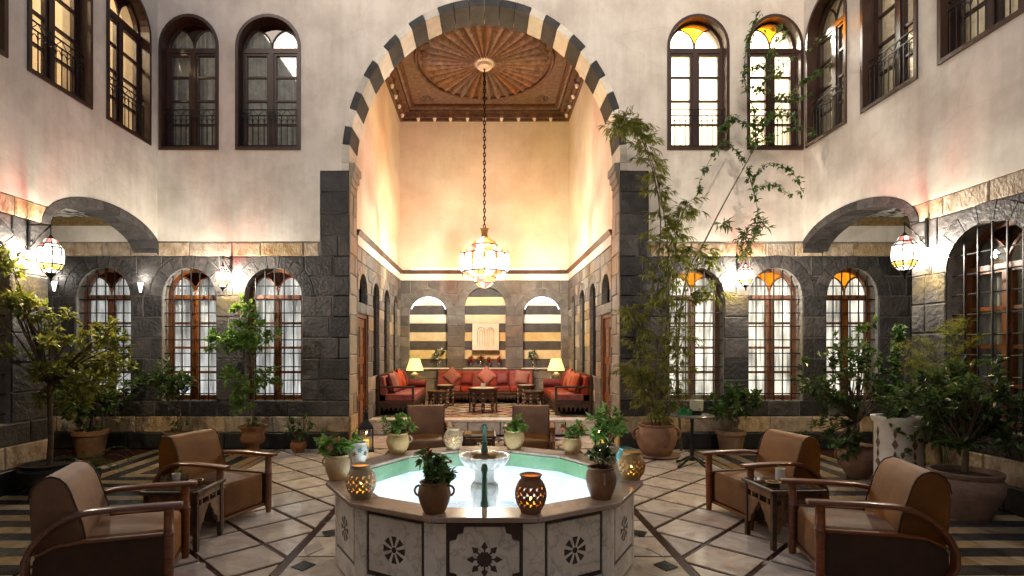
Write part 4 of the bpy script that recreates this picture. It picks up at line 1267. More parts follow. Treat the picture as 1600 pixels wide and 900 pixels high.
def scroll_bracket(label, loc, rotz, L, drop=0.3):
    t = tag(None or bpy.data.objects.new('tmp', None), None, None) if False else None
    p = MB()
    p.box(-0.014, 0.014, -0.02, 0.0, -drop, 0.05)
    p.tube([(0, -0.01, 0.0), (0, -L, 0.0)], 0.010, 6)
    pts = []
    for i in range(15):
        q = i / 14
        th = -pi / 2 + q * 2.2 * pi
        r = 0.055 * (1 - 0.75 * q)
        pts.append((0, -L + 0.055 + r * sin(th) * -1 * -1, -0.055 + r * cos(th + pi / 2)))
    p.tube(pts, 0.007, 5)
    p.tube([(0, -0.012, -drop + 0.03), (0, -0.05, -drop + 0.06), (0, -L * 0.45, -0.15), (0, -L * 0.8, -0.06), (0, -L, -0.005)], 0.009, 5)
    pts = [(0, -0.06 + 0.035 * (1 - 0.05 * i) * cos(i * 0.6) - 0.01, -drop + 0.1 + 0.035 * (1 - 0.05 * i) * sin(i * 0.6)) for i in range(14)]
    p.tube(pts, 0.006, 5)
    p.tube([(0, -L, 0.0), (0, -L, -0.05)], 0.007, 5)
    o = obj('scroll_bracket', p, M_iron, None, smooth=60, loc=loc, rot=(0, 0, rotz))
    return tag(o, label, 'bracket', 'iron scroll brackets of the lanterns')
# rotz turns -y to the outward direction
scroll_bracket('black scroll bracket holding the lantern on the left pier', (XL + 0.03, 6.46, 3.13), pi / 2, 0.27)
lantern('large lit glass lantern hanging from the left pier bracket', (XL + 0.03 + 0.27, 6.46, 2.53), 1.1, P_LANTERN)
scroll_bracket('black scroll bracket holding the lantern on the right pier', (XR - 0.03, 6.5, 3.17), -pi / 2, 0.27)
lantern('large lit glass lantern hanging from the right pier bracket', (XR - 0.03 - 0.27, 6.5, 2.57), 1.1, P_LANTERN)
scroll_bracket('black scroll bracket on the back wall between the two left windows', (-4.2, YW - 0.022, 3.15), 0, 0.3, 0.25)
lantern('small lit glass lantern on the back wall between the two left windows', (-4.2, YW - 0.322, 2.63), 0.88, P_WALL_LANTERN)
scroll_bracket('black scroll bracket on the back wall between the two right windows', (4.19, YW - 0.022, 3.18), 0, 0.3, 0.25)
lantern('small lit glass lantern on the back wall between the two right windows', (4.19, YW - 0.322, 2.66), 0.88, P_WALL_LANTERN)
# little white cone sconces in the galleries
def sconce(label, x, z, power):
    t = thing('wall_sconce', label, 'sconce', (x, YW - 0.02, z), 0, 'white cone sconces in the galleries')
    p = MB(); p.lathe([(0.015, -0.09), (0.045, 0.07), (0.037, 0.07), (0.012, -0.075)], 14, (0, -0.08, 0)); obj('cone', p, mat('sconce_glass', (0.8, 0.8, 0.78), rough=0.4, emit=(1, 0.95, 0.85), estr=1.5), t, smooth=50)
    p = MB(); p.box(-0.015, 0.015, -0.06, 0.0, -0.03, 0.02); obj('mount', p, M_iron, t)
    point('sconce_light', t, (0, -0.09, 0.16), power, (1.0, 0.95, 0.88), 0.03)
sconce('white cone sconce at the far left of the gallery window', -7.08, 2.7, 3)
sconce('white cone sconce between the gallery window and the left passage arch', -5.66, 2.68, 3)

# ================================================================== FOUNTAIN
F = thing('fountain', 'twelve sided marble fountain basin with inlaid panels and lit water', 'fountain', (FC[0], FC[1], 0))
def ngon(ap, n=12, off=15):
    rc = ap / cos(pi / n)
    return [(rc * cos(radians(-90 + off + 360 / n * k)), rc * sin(radians(-90 + off + 360 / n * k))) for k in range(n)]
A0 = 1.155
core_o, core_i = ngon(A0), ngon(1.02)
p = MB()
for k in range(12):
    a, b, c, d = core_o[k], core_o[(k + 1) % 12], core_i[(k + 1) % 12], core_i[k]
    p.zprism([a, b, c, d], 0, 0.6)
obj('core', p, M_inlay, F)
SL = 2 * A0 * math.tan(pi / 12)
for k in range(12):
    th = radians(30 * k)          # face k looks along -y turned by th
    M = Matrix.Rotation(th, 4, 'Z') @ Matrix.Translation((0, -A0, 0))
    front = k == 0
    hw = 0.215
    w2 = hw
    p = MB()
    if front:   # cusped corners on the middle panel
        c = 0.045
        z0, z1 = 0.185, 0.555
        pts = []
        for (cx, cz, sx, sz) in ((-w2, z0, 1, 1), (w2, z0, -1, 1), (w2, z1, -1, -1), (-w2, z1, 1, -1)):
            loc = [(cx, cz + sz * 2 * c), (cx + sx * c * 0.9, cz + sz * 1.8 * c), (cx + sx * c * 1.1, cz + sz * 1.1 * c), (cx + sx * 1.8 * c, cz + sz * 0.9 * c), (cx + sx * 2 * c, cz)]
            if sx * sz < 0: loc = loc[::-1]
            pts += loc
        p.plate(pts, [], -0.012, 0.01)
    else:
        p.box(-w2, w2, -0.012, 0.01, 0.185, 0.555)
    p.xf(M); pan = obj('panel', p, M_whitemarble, F, bevel=0.003, seg=1)
    p = MB(); p.box(-w2 - 0.02, w2 + 0.02, -0.010, 0.01, 0.015, 0.15); p.xf(M); obj('plinth_panel', p, M_whitemarble, F, bevel=0.003, seg=1)
    # rosette
    p = MB(); cz = 0.355
    for j in range(8):
        t = j * pi / 4 + (0 if front else pi / 8 * 0)
        def P(r, da): return (r * sin(t + da), cz + r * cos(t + da))
        if front:
            p.prism([P(0.035, -0.12), P(0.062, -0.09), P(0.078, -0.28), P(0.112, 0), P(0.078, 0.28), P(0.062, 0.09), P(0.035, 0.12)], -0.0135, -0.005)
            p.prism([P(0.0, 0), P(0.05, -pi / 8), P(0.044, 0), P(0.05, pi / 8)], -0.0138, -0.005)
        else:
            p.prism([P(0.026, -0.1), P(0.09, -0.25), P(0.09, 0.25), P(0.026, 0.1)], -0.0135, -0.005)
    if not front:
        p.prism([(0.02 * cos(q), cz + 0.02 * sin(q)) for q in [2 * pi * i / 10 for i in range(10)]], -0.0138, -0.005)
    p.xf(M); obj('rosette_inlay', p, M_inlay, F)
    # corner slab wrapping round to the next face
    M2 = Matrix.Rotation(th + radians(30), 4, 'Z') @ Matrix.Translation((0, -A0, 0))
    e = SL / 2
    ca = M @ Vector((0.238, -0.010, 0)); cb = M @ Vector((e + 0.003, -0.010, 0)); cc = M2 @ Vector((-0.238, -0.010, 0))
    da = M @ Vector((0.238, 0.01, 0)); dc = M2 @ Vector((-0.238, 0.01, 0)); db = M @ Vector((e, 0.01, 0))
    # chamfer the corner
    q1 = ca.lerp(cb, 0.55); q2 = cc.lerp(cb, 0.55)
    p = MB(); p.zprism([ca.xy, q1.xy, q2.xy, cc.xy, dc.xy, db.xy, da.xy], 0.012, 0.572); obj('corner_slab', p, M_whitemarble, F)
ro, ri = ngon(1.225), ngon(1.0)
for k in range(12):
    a, b, c, d = [Vector(q) for q in (ro[k], ro[(k + 1) % 12], ri[(k + 1) % 12], ri[k])]
    e = (b - a).normalized() * 0.0012
    p = MB(); p.zprism([a + e, b - e, c - e, d + e], 0.597, 0.63); obj('rim_slab', p, M_rim, F, bevel=0.008)
bi = ngon(1.018)
for k in range(12):
    a, b = Vector(bi[k]), Vector(bi[(k + 1) % 12])
    c, d = b * 0.975, a * 0.975
    p = MB(); p.zprism([a, b, c, d], 0.06, 0.468); obj('basin_wall', p, M_basin, F)
    p = MB(); p.zprism([a, b, c, d], 0.47, 0.598); obj('basin_band', p, M_greenmarble, F)
p = MB(); p.zprism(ngon(1.01), 0.05, 0.12); obj('basin_floor', p, M_basin, F)
wt = MB()
wp = ngon(0.992)
wt.add([(q[0], q[1], 0.5) for q in wp], [tuple(range(12))])
obj('water', wt, M_water, F)
for k in range(6):
    t = radians(60 * k + 30)
    g = MB(); g.lathe([(0.001, 0.0), (0.04, 0.0), (0.045, -0.02), (0.001, -0.02)], 12)
    g.xf(Matrix.Translation((0.9 * cos(t), 0.9 * sin(t), 0.16)))
    obj('pool_lamp', g, M_coolbulb, F)
    point('pool_light', F, (0.5 * cos(t), 0.5 * sin(t), 0.24), P_POOL, (0.82, 0.93, 1.0), 0.05)
# pedestal, lobed bowl and spout
p = MB(); p.lathe([(0.12, 0.12), (0.12, 0.5), (0.115, 0.53), (0.085, 0.56), (0.08, 0.63), (0.09, 0.66), (0.001, 0.66)], 20); obj('pedestal', p, M_greymarble, F, smooth=40)
p = MB(); p.lathe([(0.05, 0.655), (0.10, 0.665), (0.165, 0.695), (0.195, 0.74), (0.205, 0.775), (0.18, 0.775), (0.15, 0.755), (0.001, 0.752)], 64, lobe=0.10, nl=16); obj('bowl', p, M_greymarble, F, smooth=60)
p = MB(); p.lathe([(0.12, 0.755), (0.1, 0.79), (0.05, 0.8), (0.001, 0.802)], 32, lobe=0.12, nl=10); obj('bowl_crown', p, M_brass, F, smooth=60)
p = MB(); p.lathe([(0.03, 0.79), (0.028, 0.83), (0.02, 0.86), (0.018, 0.87), (0.026, 0.875), (0.026, 0.885), (0.016, 0.89), (0.016, 0.99), (0.022, 1.0), (0.018, 1.03), (0.001, 1.035)], 12); obj('spout', p, M_copper, F, smooth=40)
p = MB(); p.lathe([(0.03, 0.50), (0.028, 0.64), (0.02, 0.66), (0.018, 0.84), (0.024, 0.86), (0.016, 0.895), (0.001, 0.9)], 10, (0.0, -0.94, 0)); obj('front_pipe', p, M_copper, F, smooth=40)

# ================================================================== PLANTS
def leaf_quad(mb, p, d, s, up, nar, fold=0.25):
    d = d.normalized()
    side = d.cross(up)
    if side.length < 1e-3: side = Vector((1, 0, 0))
    side.normalize(); nrm = side.cross(d)
    q = p + d * s * 0.45
    mb.add([p, q + side * s * nar * 0.5 + nrm * s * fold * 0.3, p + d * s - nrm * s * 0.12, q - side * s * nar * 0.5 + nrm * s * fold * 0.3],
           [(0, 1, 2), (0, 2, 3)])

def rvec(r):
    while True:
        v = Vector((r.uniform(-1, 1), r.uniform(-1, 1), r.uniform(-1, 1)))
        if 0.05 < v.length < 1: return v

def clumps(centers, per, size, seed, nar=0.55, droop=0.0, twig=True):
    """centers: (x, y, z, radius); leaves on short twigs filling each clump"""
    r = random.Random(seed)
    mb = MB(); tw = MB()
    for (x, y, z, rad) in centers:
        c = Vector((x, y, z))
        n = max(4, int(2.3 * per * (rad / 0.15) ** 2))
        nt = max(2, n // 7)
        for t in range(nt):
            v = rvec(r); v.z *= 0.8
            tip = c + v * rad
            base = c + v * rad * 0.25
            if twig: tw.tube([base, tip], [0.004, 0.0015], 3, cap=False)
            for k in range(7):
                f = r.uniform(0.25, 1.05)
                p = base.lerp(tip, f)
                d = (v.normalized() * 0.5 + rvec(r) * 0.9 + Vector((0, 0, 0.15 - droop)))
                leaf_quad(mb, p, d, size * r.uniform(0.5, 1.45), Vector((r.uniform(-.5, .5), r.uniform(-.5, .5), 1)), nar)
    return mb, tw

def potlathe(r, h, kind):
    if kind == 'round':   return [(0.001, 0), (r * 0.62, 0), (r * 0.66, h * 0.04), (r * 0.9, h * 0.35), (r, h * 0.6), (r * 0.93, h * 0.82), (r * 0.8, h * 0.92), (r * 0.88, h * 0.97), (r * 0.9, h), (r * 0.78, h), (r * 0.76, h * 0.9)]
    if kind == 'wide':    return [(0.001, 0), (r * 0.6, 0), (r * 0.72, h * 0.15), (r * 0.98, h * 0.6), (r, h * 0.8), (r * 0.9, h * 0.88), (r * 0.96, h * 0.93), (r * 0.97, h), (r * 0.85, h), (r * 0.83, h * 0.9)]
    if kind == 'bucket':  return [(0.001, 0), (r * 0.7, 0), (r * 0.92, h * 0.8), (r * 0.93, h * 0.82), (r, h * 0.83), (r, h), (r * 0.88, h), (r * 0.85, h * 0.88)]
    if kind == 'urn':     return [(0.001, 0), (r * 0.75, 0), (r * 0.75, h * 0.06), (r * 0.5, h * 0.14), (r * 0.4, h * 0.3), (r * 0.48, h * 0.36), (r * 0.78, h * 0.44), (r * 0.86, h * 0.58), (r * 0.72, h * 0.72), (r * 0.74, h * 0.84), (r * 0.98, h * 0.96), (r, h), (r * 0.84, h), (r * 0.8, h * 0.92)]
    if kind == 'belly':   return [(0.001, 0), (r * 0.45, 0), (r * 0.5, h * 0.04), (r * 0.85, h * 0.35), (r, h * 0.58), (r * 0.9, h * 0.76), (r * 0.66, h * 0.88), (r * 0.64, h * 0.93), (r * 0.74, h), (r * 0.62, h), (r * 0.56, h * 0.92)]

def make_pot(parent, r, h, kind, m, handles=0, name='pot'):
    p = MB(); p.lathe(potlathe(r, h, kind), 28)
    o = obj(name, p, m, parent, smooth=50)
    s = MB(); s.lathe([(0.001, h * 0.915), (r * 0.82 if kind != 'belly' else r * 0.58, h * 0.905)], 20); obj('soil', s, M_soil, parent)
    for q in range(handles):
        a = pi * q + 0.0
        hp = MB(); pts = []
        for i in range(9):
            t = -pi / 2 + pi * i / 8
            rr = r * 0.88 + r * 0.30 * cos(t)
            pts.append((rr * cos(a), rr * sin(a), h * 0.7 + h * 0.17 * sin(t)))
        hp.tube(pts, r * 0.075, 6); obj('handle', hp, m, parent, smooth=60)
    return o

def trunk(parent, pts, r0, r1, m=None, name='stem'):
    n = len(pts)
    p = MB(); p.tube(pts, [r0 + (r1 - r0) * i / (n - 1) for i in range(n)], 7)
    return obj(name, p, m or M_bark, parent, smooth=60)

def grow(parent, centers, base, per, size, seed, m, nar=0.55, r0=0.012, droop=0.0, fname='foliage'):
    r = random.Random(seed + 7)
    st = MB()
    for c in centers:
        e = Vector(c[:3]); b = Vector(base)
        mid = b.lerp(e, 0.5) + Vector((r.uniform(-.06, .06), r.uniform(-.06, .06), 0.05 * (e - b).length))
        st.tube([b, mid, e], [r0, r0 * 0.7, r0 * 0.3], 5, cap=False)
    mb, tw = clumps(centers, per, size, seed, nar, droop)
    st.add(tw.v, tw.f)
    obj('branches', st, M_bark, parent, smooth=60)
    return obj(fname, mb, m, parent)

def rand_clumps(seed, n, cx, cy, z0, z1, rx, ry, rad):
    r = random.Random(seed); out = []
    for _ in range(n):
        v = rvec(r)
        out.append((cx + v.x * rx, cy + v.y * ry, (z0 + z1) / 2 + v.z * (z1 - z0) / 2, rad * r.uniform(0.6, 1.25)))
    return out

# --- left side
t = thing('shrub', 'yellow green shrub with a slim trunk against the left wall', 'shrub', (-5.12, 6.4, 0))
p = MB(); p.lathe(potlathe(0.3, 0.32, 'wide'), 24); obj('pot', p, M_blackstone, t, smooth=50)
p = MB(); p.lathe([(0.001, 0.29), (0.25, 0.285)], 20); obj('soil', p, M_soil, t)
trunk(t, [(0, 0, 0.28), (0.02, 0, 0.6), (-0.02, 0.03, 1.0), (0.0, 0.0, 1.3)], 0.035, 0.02, name='trunk')
cs = rand_clumps(3, 44, 0.15, -0.1, 1.05, 2.1, 0.85, 0.5, 0.15) + rand_clumps(4, 12, -0.05, -0.4, 1.9, 2.75, 0.25, 0.3, 0.16) + [(0.62, -0.1, 1.25, 0.2), (0.7, -0.1, 1.5, 0.18), (0.5, -0.3, 1.05, 0.2)]
cs = [c for c in cs if c[0] > -0.2]
grow(t, cs, (0, 0, 1.25), 26, 0.085, 3, M_leafyellow)
t = thing('fern', 'low dark fern at the foot of the yellow green shrub', 'fern', (-4.75, 6.5, 0))
make_pot(t, 0.16, 0.2, 'bucket', M_blackstone)
def fern(parent, n, length, seed, m, z0, rise=0.5, leaf=0.055, nar=0.22, spread=1.0, step=0.03):
    r = random.Random(seed); mb = MB(); st = MB()
    for k in range(n):
        a = 2 * pi * k / n + r.uniform(-.3, .3)
        L = length * r.uniform(0.6, 1.1); up = rise * r.uniform(0.6, 1.3)
        pts = []
        for i in range(9):
            f = i / 8
            pts.append(Vector((cos(a) * L * f * spread, sin(a) * L * f * spread, z0 + L * (up * 2.2 * f - (up * 1.2 + 0.55) * f * f))))
        st.tube(pts, [0.004 - 0.003 * i / 8 for i in range(9)], 4, cap=False)
        s = step
        while s < L:
            f = s / L; i = min(7, int(f * 8)); g = f * 8 - i
            p = pts[i].lerp(pts[i + 1], g); d = (pts[i + 1] - pts[i]).normalized()
            side = d.cross(Vector((0, 0, 1)))
            if side.length < 1e-3: side = Vector((1, 0, 0))
            for q in (-1, 1):
                dd = side.normalized() * q + d * 0.5 + Vector((0, 0, r.uniform(-.2, .3)))
                leaf_quad(mb, p, dd, leaf * (1.15 - 0.7 * f) * r.uniform(.8, 1.2), Vector((0, 0, 1)), nar)
            s += step
    obj('stems', st, m, parent); return obj('fronds', mb, m, parent)
fern(t, 22, 0.55, 8, M_leafdark, 0.18, 0.55)
t = thing('potted_plant', 'bushy citrus plant in a wide brown pot inside the left passage', 'plant', (-6.12, 8.45, 0))
make_pot(t, 0.25, 0.4, 'bucket', M_brownclay)
trunk(t, [(0, 0, 0.36), (0.03, 0, 0.7), (0, 0.02, 1.0)], 0.02, 0.012)
grow(t, rand_clumps(13, 26, 0.12, -0.1, 0.55, 1.8, 0.8, 0.35, 0.17) + [(0.9, 0, 1.2, .18), (1.1, 0, 1.15, .16), (0.2, 0, 1.75, .15), (0.35, 0, 1.95, .1)], (0, 0, 0.8), 20, 0.09, 13, M_leaf)
grow(t, rand_clumps(14, 8, 0, 0, 0.4, 0.5, 0.2, 0.2, 0.08), (0, 0, 0.36), 26, 0.05, 14, M_leafdark, fname='undergrowth')
t = thing('potted_plant', 'slender young tree in a low terracotta pot behind the second left armchair', 'plant', (-4.82, 8.6, 0))
make_pot(t, 0.25, 0.36, 'wide', M_terra)
trunk(t, [(0, 0, 0.33), (0.02, 0, 0.6), (-0.02, 0, 0.9)], 0.014, 0.009)
grow(t, rand_clumps(17, 13, -0.08, -0.05, 0.8, 1.45, 0.3, 0.2, 0.15), (-0.02, 0, 0.85), 22, 0.09, 17, M_leafdark)
grow(t, rand_clumps(18, 7, 0, 0, 0.36, 0.5, 0.2, 0.18, 0.08), (0, 0, 0.33), 26, 0.055, 18, M_leaf, fname='undergrowth')
t = thing('potted_plant', 'tall thin tree with layered leaves in a terracotta urn left of the arch', 'plant', (-3.62, 8.5, 0))
make_pot(t, 0.215, 0.46, 'urn', M_terra)
trunk(t, [(0, 0, 0.42), (0.015, 0, 0.9), (-0.01, 0, 1.5), (-0.06, 0, 2.0), (-0.1, 0, 2.45)], 0.016, 0.006)
grow(t, [(-0.45, -0.1, 1.75, 0.24), (-0.3, -0.05, 1.8, 0.24), (-0.12, -0.05, 1.78, 0.23), (0.05, 0, 1.75, 0.22), (0.2, 0, 1.8, 0.16), (0.32, 0, 1.9, 0.11), (-0.6, -.1, 1.7, 0.14), (-0.15, -.05, 1.95, 0.19),
         (-0.2, 0, 2.35, 0.16), (-0.05, 0, 2.25, 0.15), (0.05, 0, 2.12, 0.14), (0.1, 0, 1.98, 0.11), (-0.3, 0, 1.2, 0.19), (-0.2, -.05, 1.0, 0.19), (-0.25, 0, 0.75, 0.16), (-0.1, 0, 0.8, 0.14), (0.15, 0, 1.25, 0.16), (0.3, 0, 1.15, 0.14), (0.35, 0, 1.35, 0.08), (0.0, 0, 1.1, 0.18), (-0.42, 0, 1.3, 0.11)], (-0.01, 0, 1.4), 24, 0.095, 21, M_leafbright, r0=0.006)
grow(t, rand_clumps(22, 7, 0, 0, 0.44, 0.54, 0.17, 0.15, 0.07), (0, 0, 0.42), 28, 0.05, 22, M_leafdark, fname='undergrowth')
t = thing('potted_plant', 'small leafy plant in a little round terracotta pot below the left wall', 'plant', (-2.98, 8.72, 0))
make_pot(t, 0.13, 0.19, 'round', M_terra)
grow(t, rand_clumps(25, 9, 0, 0, 0.25, 0.6, 0.2, 0.15, 0.1), (0, 0, 0.17), 24, 0.085, 25, M_leafdark)
t = thing('potted_plant', 'small plant in a bucket shaped terracotta pot at the left pier', 'plant', (-2.5, 8.75, 0))
make_pot(t, 0.17, 0.24, 'bucket', M_terra)
grow(t, rand_clumps(26, 6, 0, 0, 0.22, 0.36, 0.12, 0.12, 0.07), (0, 0, 0.2), 22, 0.06, 26, M_leaf)

# --- right side: bamboo and climbers
t = thing('bamboo', 'tall feathery bamboo rising from a large terracotta pot beside the right pier', 'bamboo', (2.66, 8.42, 0))
make_pot(t, 0.31, 0.5, 'round', M_terra, 2)
p = MB(); p.lathe([(0.001, 0), (0.33, 0), (0.36, 0.035), (0.33, 0.03), (0.001, 0.02)], 24); obj('saucer', p, M_terra, t, smooth=50)
r = random.Random(44)
cn = MB(); lf = MB()
def cane(pts, r0, nleaf, size, dense0, sub=10):
    P = [Vector(q) for q in pts]
    # smooth interpolation
    S = []
    for i in range(len(P) - 1):
        p0, p1, p2, p3 = P[max(i - 1, 0)], P[i], P[i + 1], P[min(i + 2, len(P) - 1)]
        for k in range(sub):
            u = k / sub
            S.append(0.5 * ((2 * p1) + (p2 - p0) * u + (2 * p0 - 5 * p1 + 4 * p2 - p3) * u * u + (3 * p1 - p0 - 3 * p2 + p3) * u ** 3))
    S.append(P[-1])
    cn.tube(S, [r0 * (1 - 0.8 * i / len(S)) for i in range(len(S))], 5, cap=False)
    for k in range(int(nleaf * 0.8)):
        f = dense0 + (1 - dense0) * r.random()
        i = min(len(S) - 2, int(f * (len(S) - 1)))
        b = S[i].lerp(S[i + 1], r.random())
        a = r.uniform(0, 2 * pi); L = r.uniform(0.08, 0.30)
        tip = b + Vector((cos(a) * L, sin(a) * L * 0.6, r.uniform(-0.16, 0.1)))
        if tip.y > 0.5: tip.y = 0.5
        cn.tube([b, tip], [0.0025, 0.001], 3, cap=False)
        for q in range(16):
            g = r.uniform(0.2, 1.0)
            d = (tip - b).normalized() * 0.8 + rvec(r) * 0.7 + Vector((0, 0, -0.45))
            leaf_quad(lf, b.lerp(tip, g), d, size * r.uniform(.6, 1.25), Vector((0, 0, 1)), 0.15, 0.1)
cane([(0, 0, 0.45), (-0.1, 0, 1.3), (-0.05, 0.1, 2.4), (0.1, 0.1, 3.5), (-0.05, 0, 4.4), (-0.4, -0.2, 5.0), (-0.75, -0.35, 4.9)], 0.016, 130, 0.12, 0.3)
cane([(0.05, 0, 0.45), (0.12, 0.05, 1.4), (0.25, 0.15, 2.6), (0.2, 0.2, 3.7), (-0.02, 0.15, 4.6), (-0.35, 0.0, 5.2), (-0.6, -0.1, 5.1)], 0.014, 130, 0.12, 0.3)
cane([(-0.05, 0, 0.45), (-0.2, -0.05, 1.0), (-0.28, 0, 1.6), (-0.33, 0, 2.1), (-0.45, 0, 2.3)], 0.01, 110, 0.11, 0.2)
cane([(0.0, 0.05, 0.45), (0.1, 0.05, 1.2), (0.35, 0.1, 2.1), (0.7, 0.1, 2.6), (0.95, 0, 2.5)], 0.011, 60, 0.11, 0.2)
cane([(0.04, -0.05, 0.45), (-0.05, -0.1, 1.2), (0.05, -0.1, 2.0), (0.2, -0.1, 2.8), (0.5, -0.1, 3.2), (0.8, -0.15, 3.0)], 0.012, 90, 0.12, 0.2)
cane([(0.0, -0.05, 0.45), (-0.12, -0.1, 0.9), (-0.3, -0.15, 1.3), (-0.5, -0.2, 1.35)], 0.008, 80, 0.10, 0.1)
cane([(0.06, 0.0, 0.45), (0.18, -0.1, 0.9), (0.3, -0.15, 1.5), (0.35, -0.2, 1.9)], 0.008, 110, 0.10, 0.1)
cane([(0.04, 0.03, 0.45), (0.2, 0.05, 1.7), (0.32, 0.12, 2.9), (0.4, 0.15, 3.6), (0.55, 0.1, 4.0)], 0.011, 100, 0.12, 0.3)
obj('canes', cn, M_bark, t, smooth=60)
obj('foliage', lf, M_bamboo, t)
# woody climber trained over the right upper windows
t = thing('climber', 'woody climber with leafy shoots crossing the upper right windows', 'climbing plant', (3.1, 8.75, 0))
cn = MB(); lf = MB()
def shoot(pts, r0, nleaf, size, seed):
    r = random.Random(seed); P = [Vector(q) for q in pts]; S = []
    for i in range(len(P) - 1):
        p0, p1, p2, p3 = P[max(i - 1, 0)], P[i], P[i + 1], P[min(i + 2, len(P) - 1)]
        for k in range(8):
            u = k / 8
            S.append(0.5 * ((2 * p1) + (p2 - p0) * u + (2 * p0 - 5 * p1 + 4 * p2 - p3) * u * u + (3 * p1 - p0 - 3 * p2 + p3) * u ** 3))
    S.append(P[-1])
    cn.tube(S, [r0 * (1 - 0.7 * i / len(S)) for i in range(len(S))], 5, cap=False)
    for k in range(nleaf):
        i = r.randrange(len(S) - 1); b = S[i].lerp(S[i + 1], r.random())
        o = rvec(r) * 0.07
        for q in range(4):
            leaf_quad(lf, b + o * r.random(), rvec(r) + Vector((0, -0.2, -0.25)), size * r.uniform(.6, 1.2), Vector((r.uniform(-.4, .4), -0.6, 1)), 0.55)
def W(x, y): return ((x - 757) / 94 - 3.1, 0.0, (701 - y) / 94)
def pl(*a, dy=0.0): return [(W(x, y)[0], -0.05 + dy * i, W(x, y)[2]) for i, (x, y) in enumerate(a)]
shoot([(0.1, 0.1, 0.0), (0.05, 0.12, 1.6), (0.2, 0.15, 2.8)] + pl((1086, 388), (1110, 340), (1140, 285), (1165, 240)), 0.022, 4, 0.08, 1)
shoot(pl((1165, 240), (1162, 190), (1148, 140), (1152, 90), (1168, 40)), 0.011, 60, 0.085, 2)
shoot(pl((1160, 235), (1190, 190), (1230, 150), (1270, 125), (1300, 120), (1330, 160), dy=-0.06), 0.009, 70, 0.085, 3)
shoot(pl((1150, 265), (1120, 235), (1100, 255), (1082, 290), (1080, 310)), 0.007, 40, 0.08, 4)
shoot(pl((1152, 272), (1158, 300), (1165, 335), (1163, 370), (1150, 395), dy=-0.02), 0.008, 30, 0.09, 5)
shoot(pl((1160, 290), (1180, 268), (1205, 275), (1222, 295), (1225, 320), dy=-0.04), 0.006, 40, 0.075, 6)
shoot(pl((1160, 305), (1190, 300), (1215, 320), dy=-0.05), 0.005, 24, 0.07, 7)
shoot(pl((1155, 225), (1175, 200), (1200, 195), (1215, 205), dy=-0.05), 0.006, 24, 0.08, 9)
shoot(pl((1168, 80), (1200, 60), (1180, 110), (1210, 70), dy=-0.03), 0.006, 26, 0.08, 8)
shoot(pl((1165, 160), (1190, 130), (1240, 100), (1280, 80), (1320, 70), dy=-0.08), 0.006, 34, 0.08, 10)
shoot(pl((1160, 210), (1130, 200), (1115, 215), (1130, 190)), 0.006, 40, 0.085, 14)
shoot(pl((1150, 130), (1175, 120), (1200, 135), (1185, 100), dy=-0.03), 0.005, 34, 0.08, 15)
shoot(pl((1155, 150), (1180, 160), (1215, 175), (1240, 165), dy=-0.04), 0.005, 34, 0.08, 16)
shoot(pl((1165, 235), (1190, 228), (1225, 215), (1250, 225), dy=-0.05), 0.005, 30, 0.08, 17)
mb2, tw2 = clumps([W(1150, 380)[:1] + (-0.1, W(1150, 380)[2], 0.2), W(1165, 350)[:1] + (-0.1, W(1165, 360)[2], 0.16), W(1115, 355)[:1] + (-0.05, W(1115, 355)[2], 0.15), W(1140, 400)[:1] + (-0.15, W(1140, 398)[2], 0.16)], 30, 0.11, 12, 0.2, 0.4)
lf.add(mb2.v, mb2.f); cn.add(tw2.v, tw2.f)
obj('stems', cn, M_bark, t, smooth=60)
obj('foliage', lf, M_leaf, t)
t = thing('potted_plant', 'rounded shrub in a plain brown pot under the second right window', 'plant', (3.93, 8.68, 0))
make_pot(t, 0.225, 0.36, 'bucket', M_brownclay)
trunk(t, [(0, 0, 0.33), (0.03, 0, 0.5), (-0.04, 0, 0.75)], 0.018, 0.012)
grow(t, rand_clumps(51, 24, 0, -0.05, 0.62, 1.02, 0.42, 0.3, 0.15), (-0.02, 0, 0.65), 24, 0.085, 51, M_leaf)
t = thing('potted_plant', 'loose leggy shrub in a round terracotta jar under the right passage', 'plant', (4.84, 7.05, 0))
make_pot(t, 0.25, 0.42, 'belly', M_terra, 2)
trunk(t, [(0, 0, 0.38), (0.0, 0, 0.65), (-0.05, 0, 0.9)], 0.02, 0.012)
cs = rand_clumps(54, 34, -0.18, 0, 0.7, 1.75, 0.6, 0.35, 0.17) + rand_clumps(55, 14, -0.35, -0.1, 0.3, 0.75, 0.4, 0.25, 0.13) + [(0.1, 0, 1.85, .12), (0.15, 0, 2.0, .08), (0.25, 0, 1.6, .12)]
grow(t, cs, (-0.02, 0, 0.7), 16, 0.085, 54, M_leafdark)
# white painted cylinder planter with ivy
t = thing('pedestal_planter', 'white painted cylindrical planter with brown scroll decoration and ivy on top', 'planter', (4.78, 6.28, 0))
p = MB(); p.lathe([(0.001, 0), (0.25, 0), (0.25, 0.06), (0.235, 0.08), (0.235, 0.8), (0.26, 0.83), (0.27, 0.88), (0.22, 0.88), (0.2, 0.8)], 32); obj('body', p, M_whitestone, t, smooth=40)
for k in range(8):
    a = 2 * pi * k / 8
    p = MB()
    for (z, w, h) in ((0.7, 0.016, 0.06), (0.58, 0.03, 0.06), (0.46, 0.016, 0.05), (0.36, 0.035, 0.045), (0.25, 0.012, 0.06)):
        p.prism([(0, z - h), (w, z), (0, z + h), (-w, z)], -0.243, -0.236)
    p.xf(Matrix.Rotation(a, 4, 'Z')); obj('scroll_motif', p, M_brownclay, t)
p = MB(); p.lathe([(0.001, 0.82), (0.2, 0.82)], 20); obj('soil', p, M_soil, t)
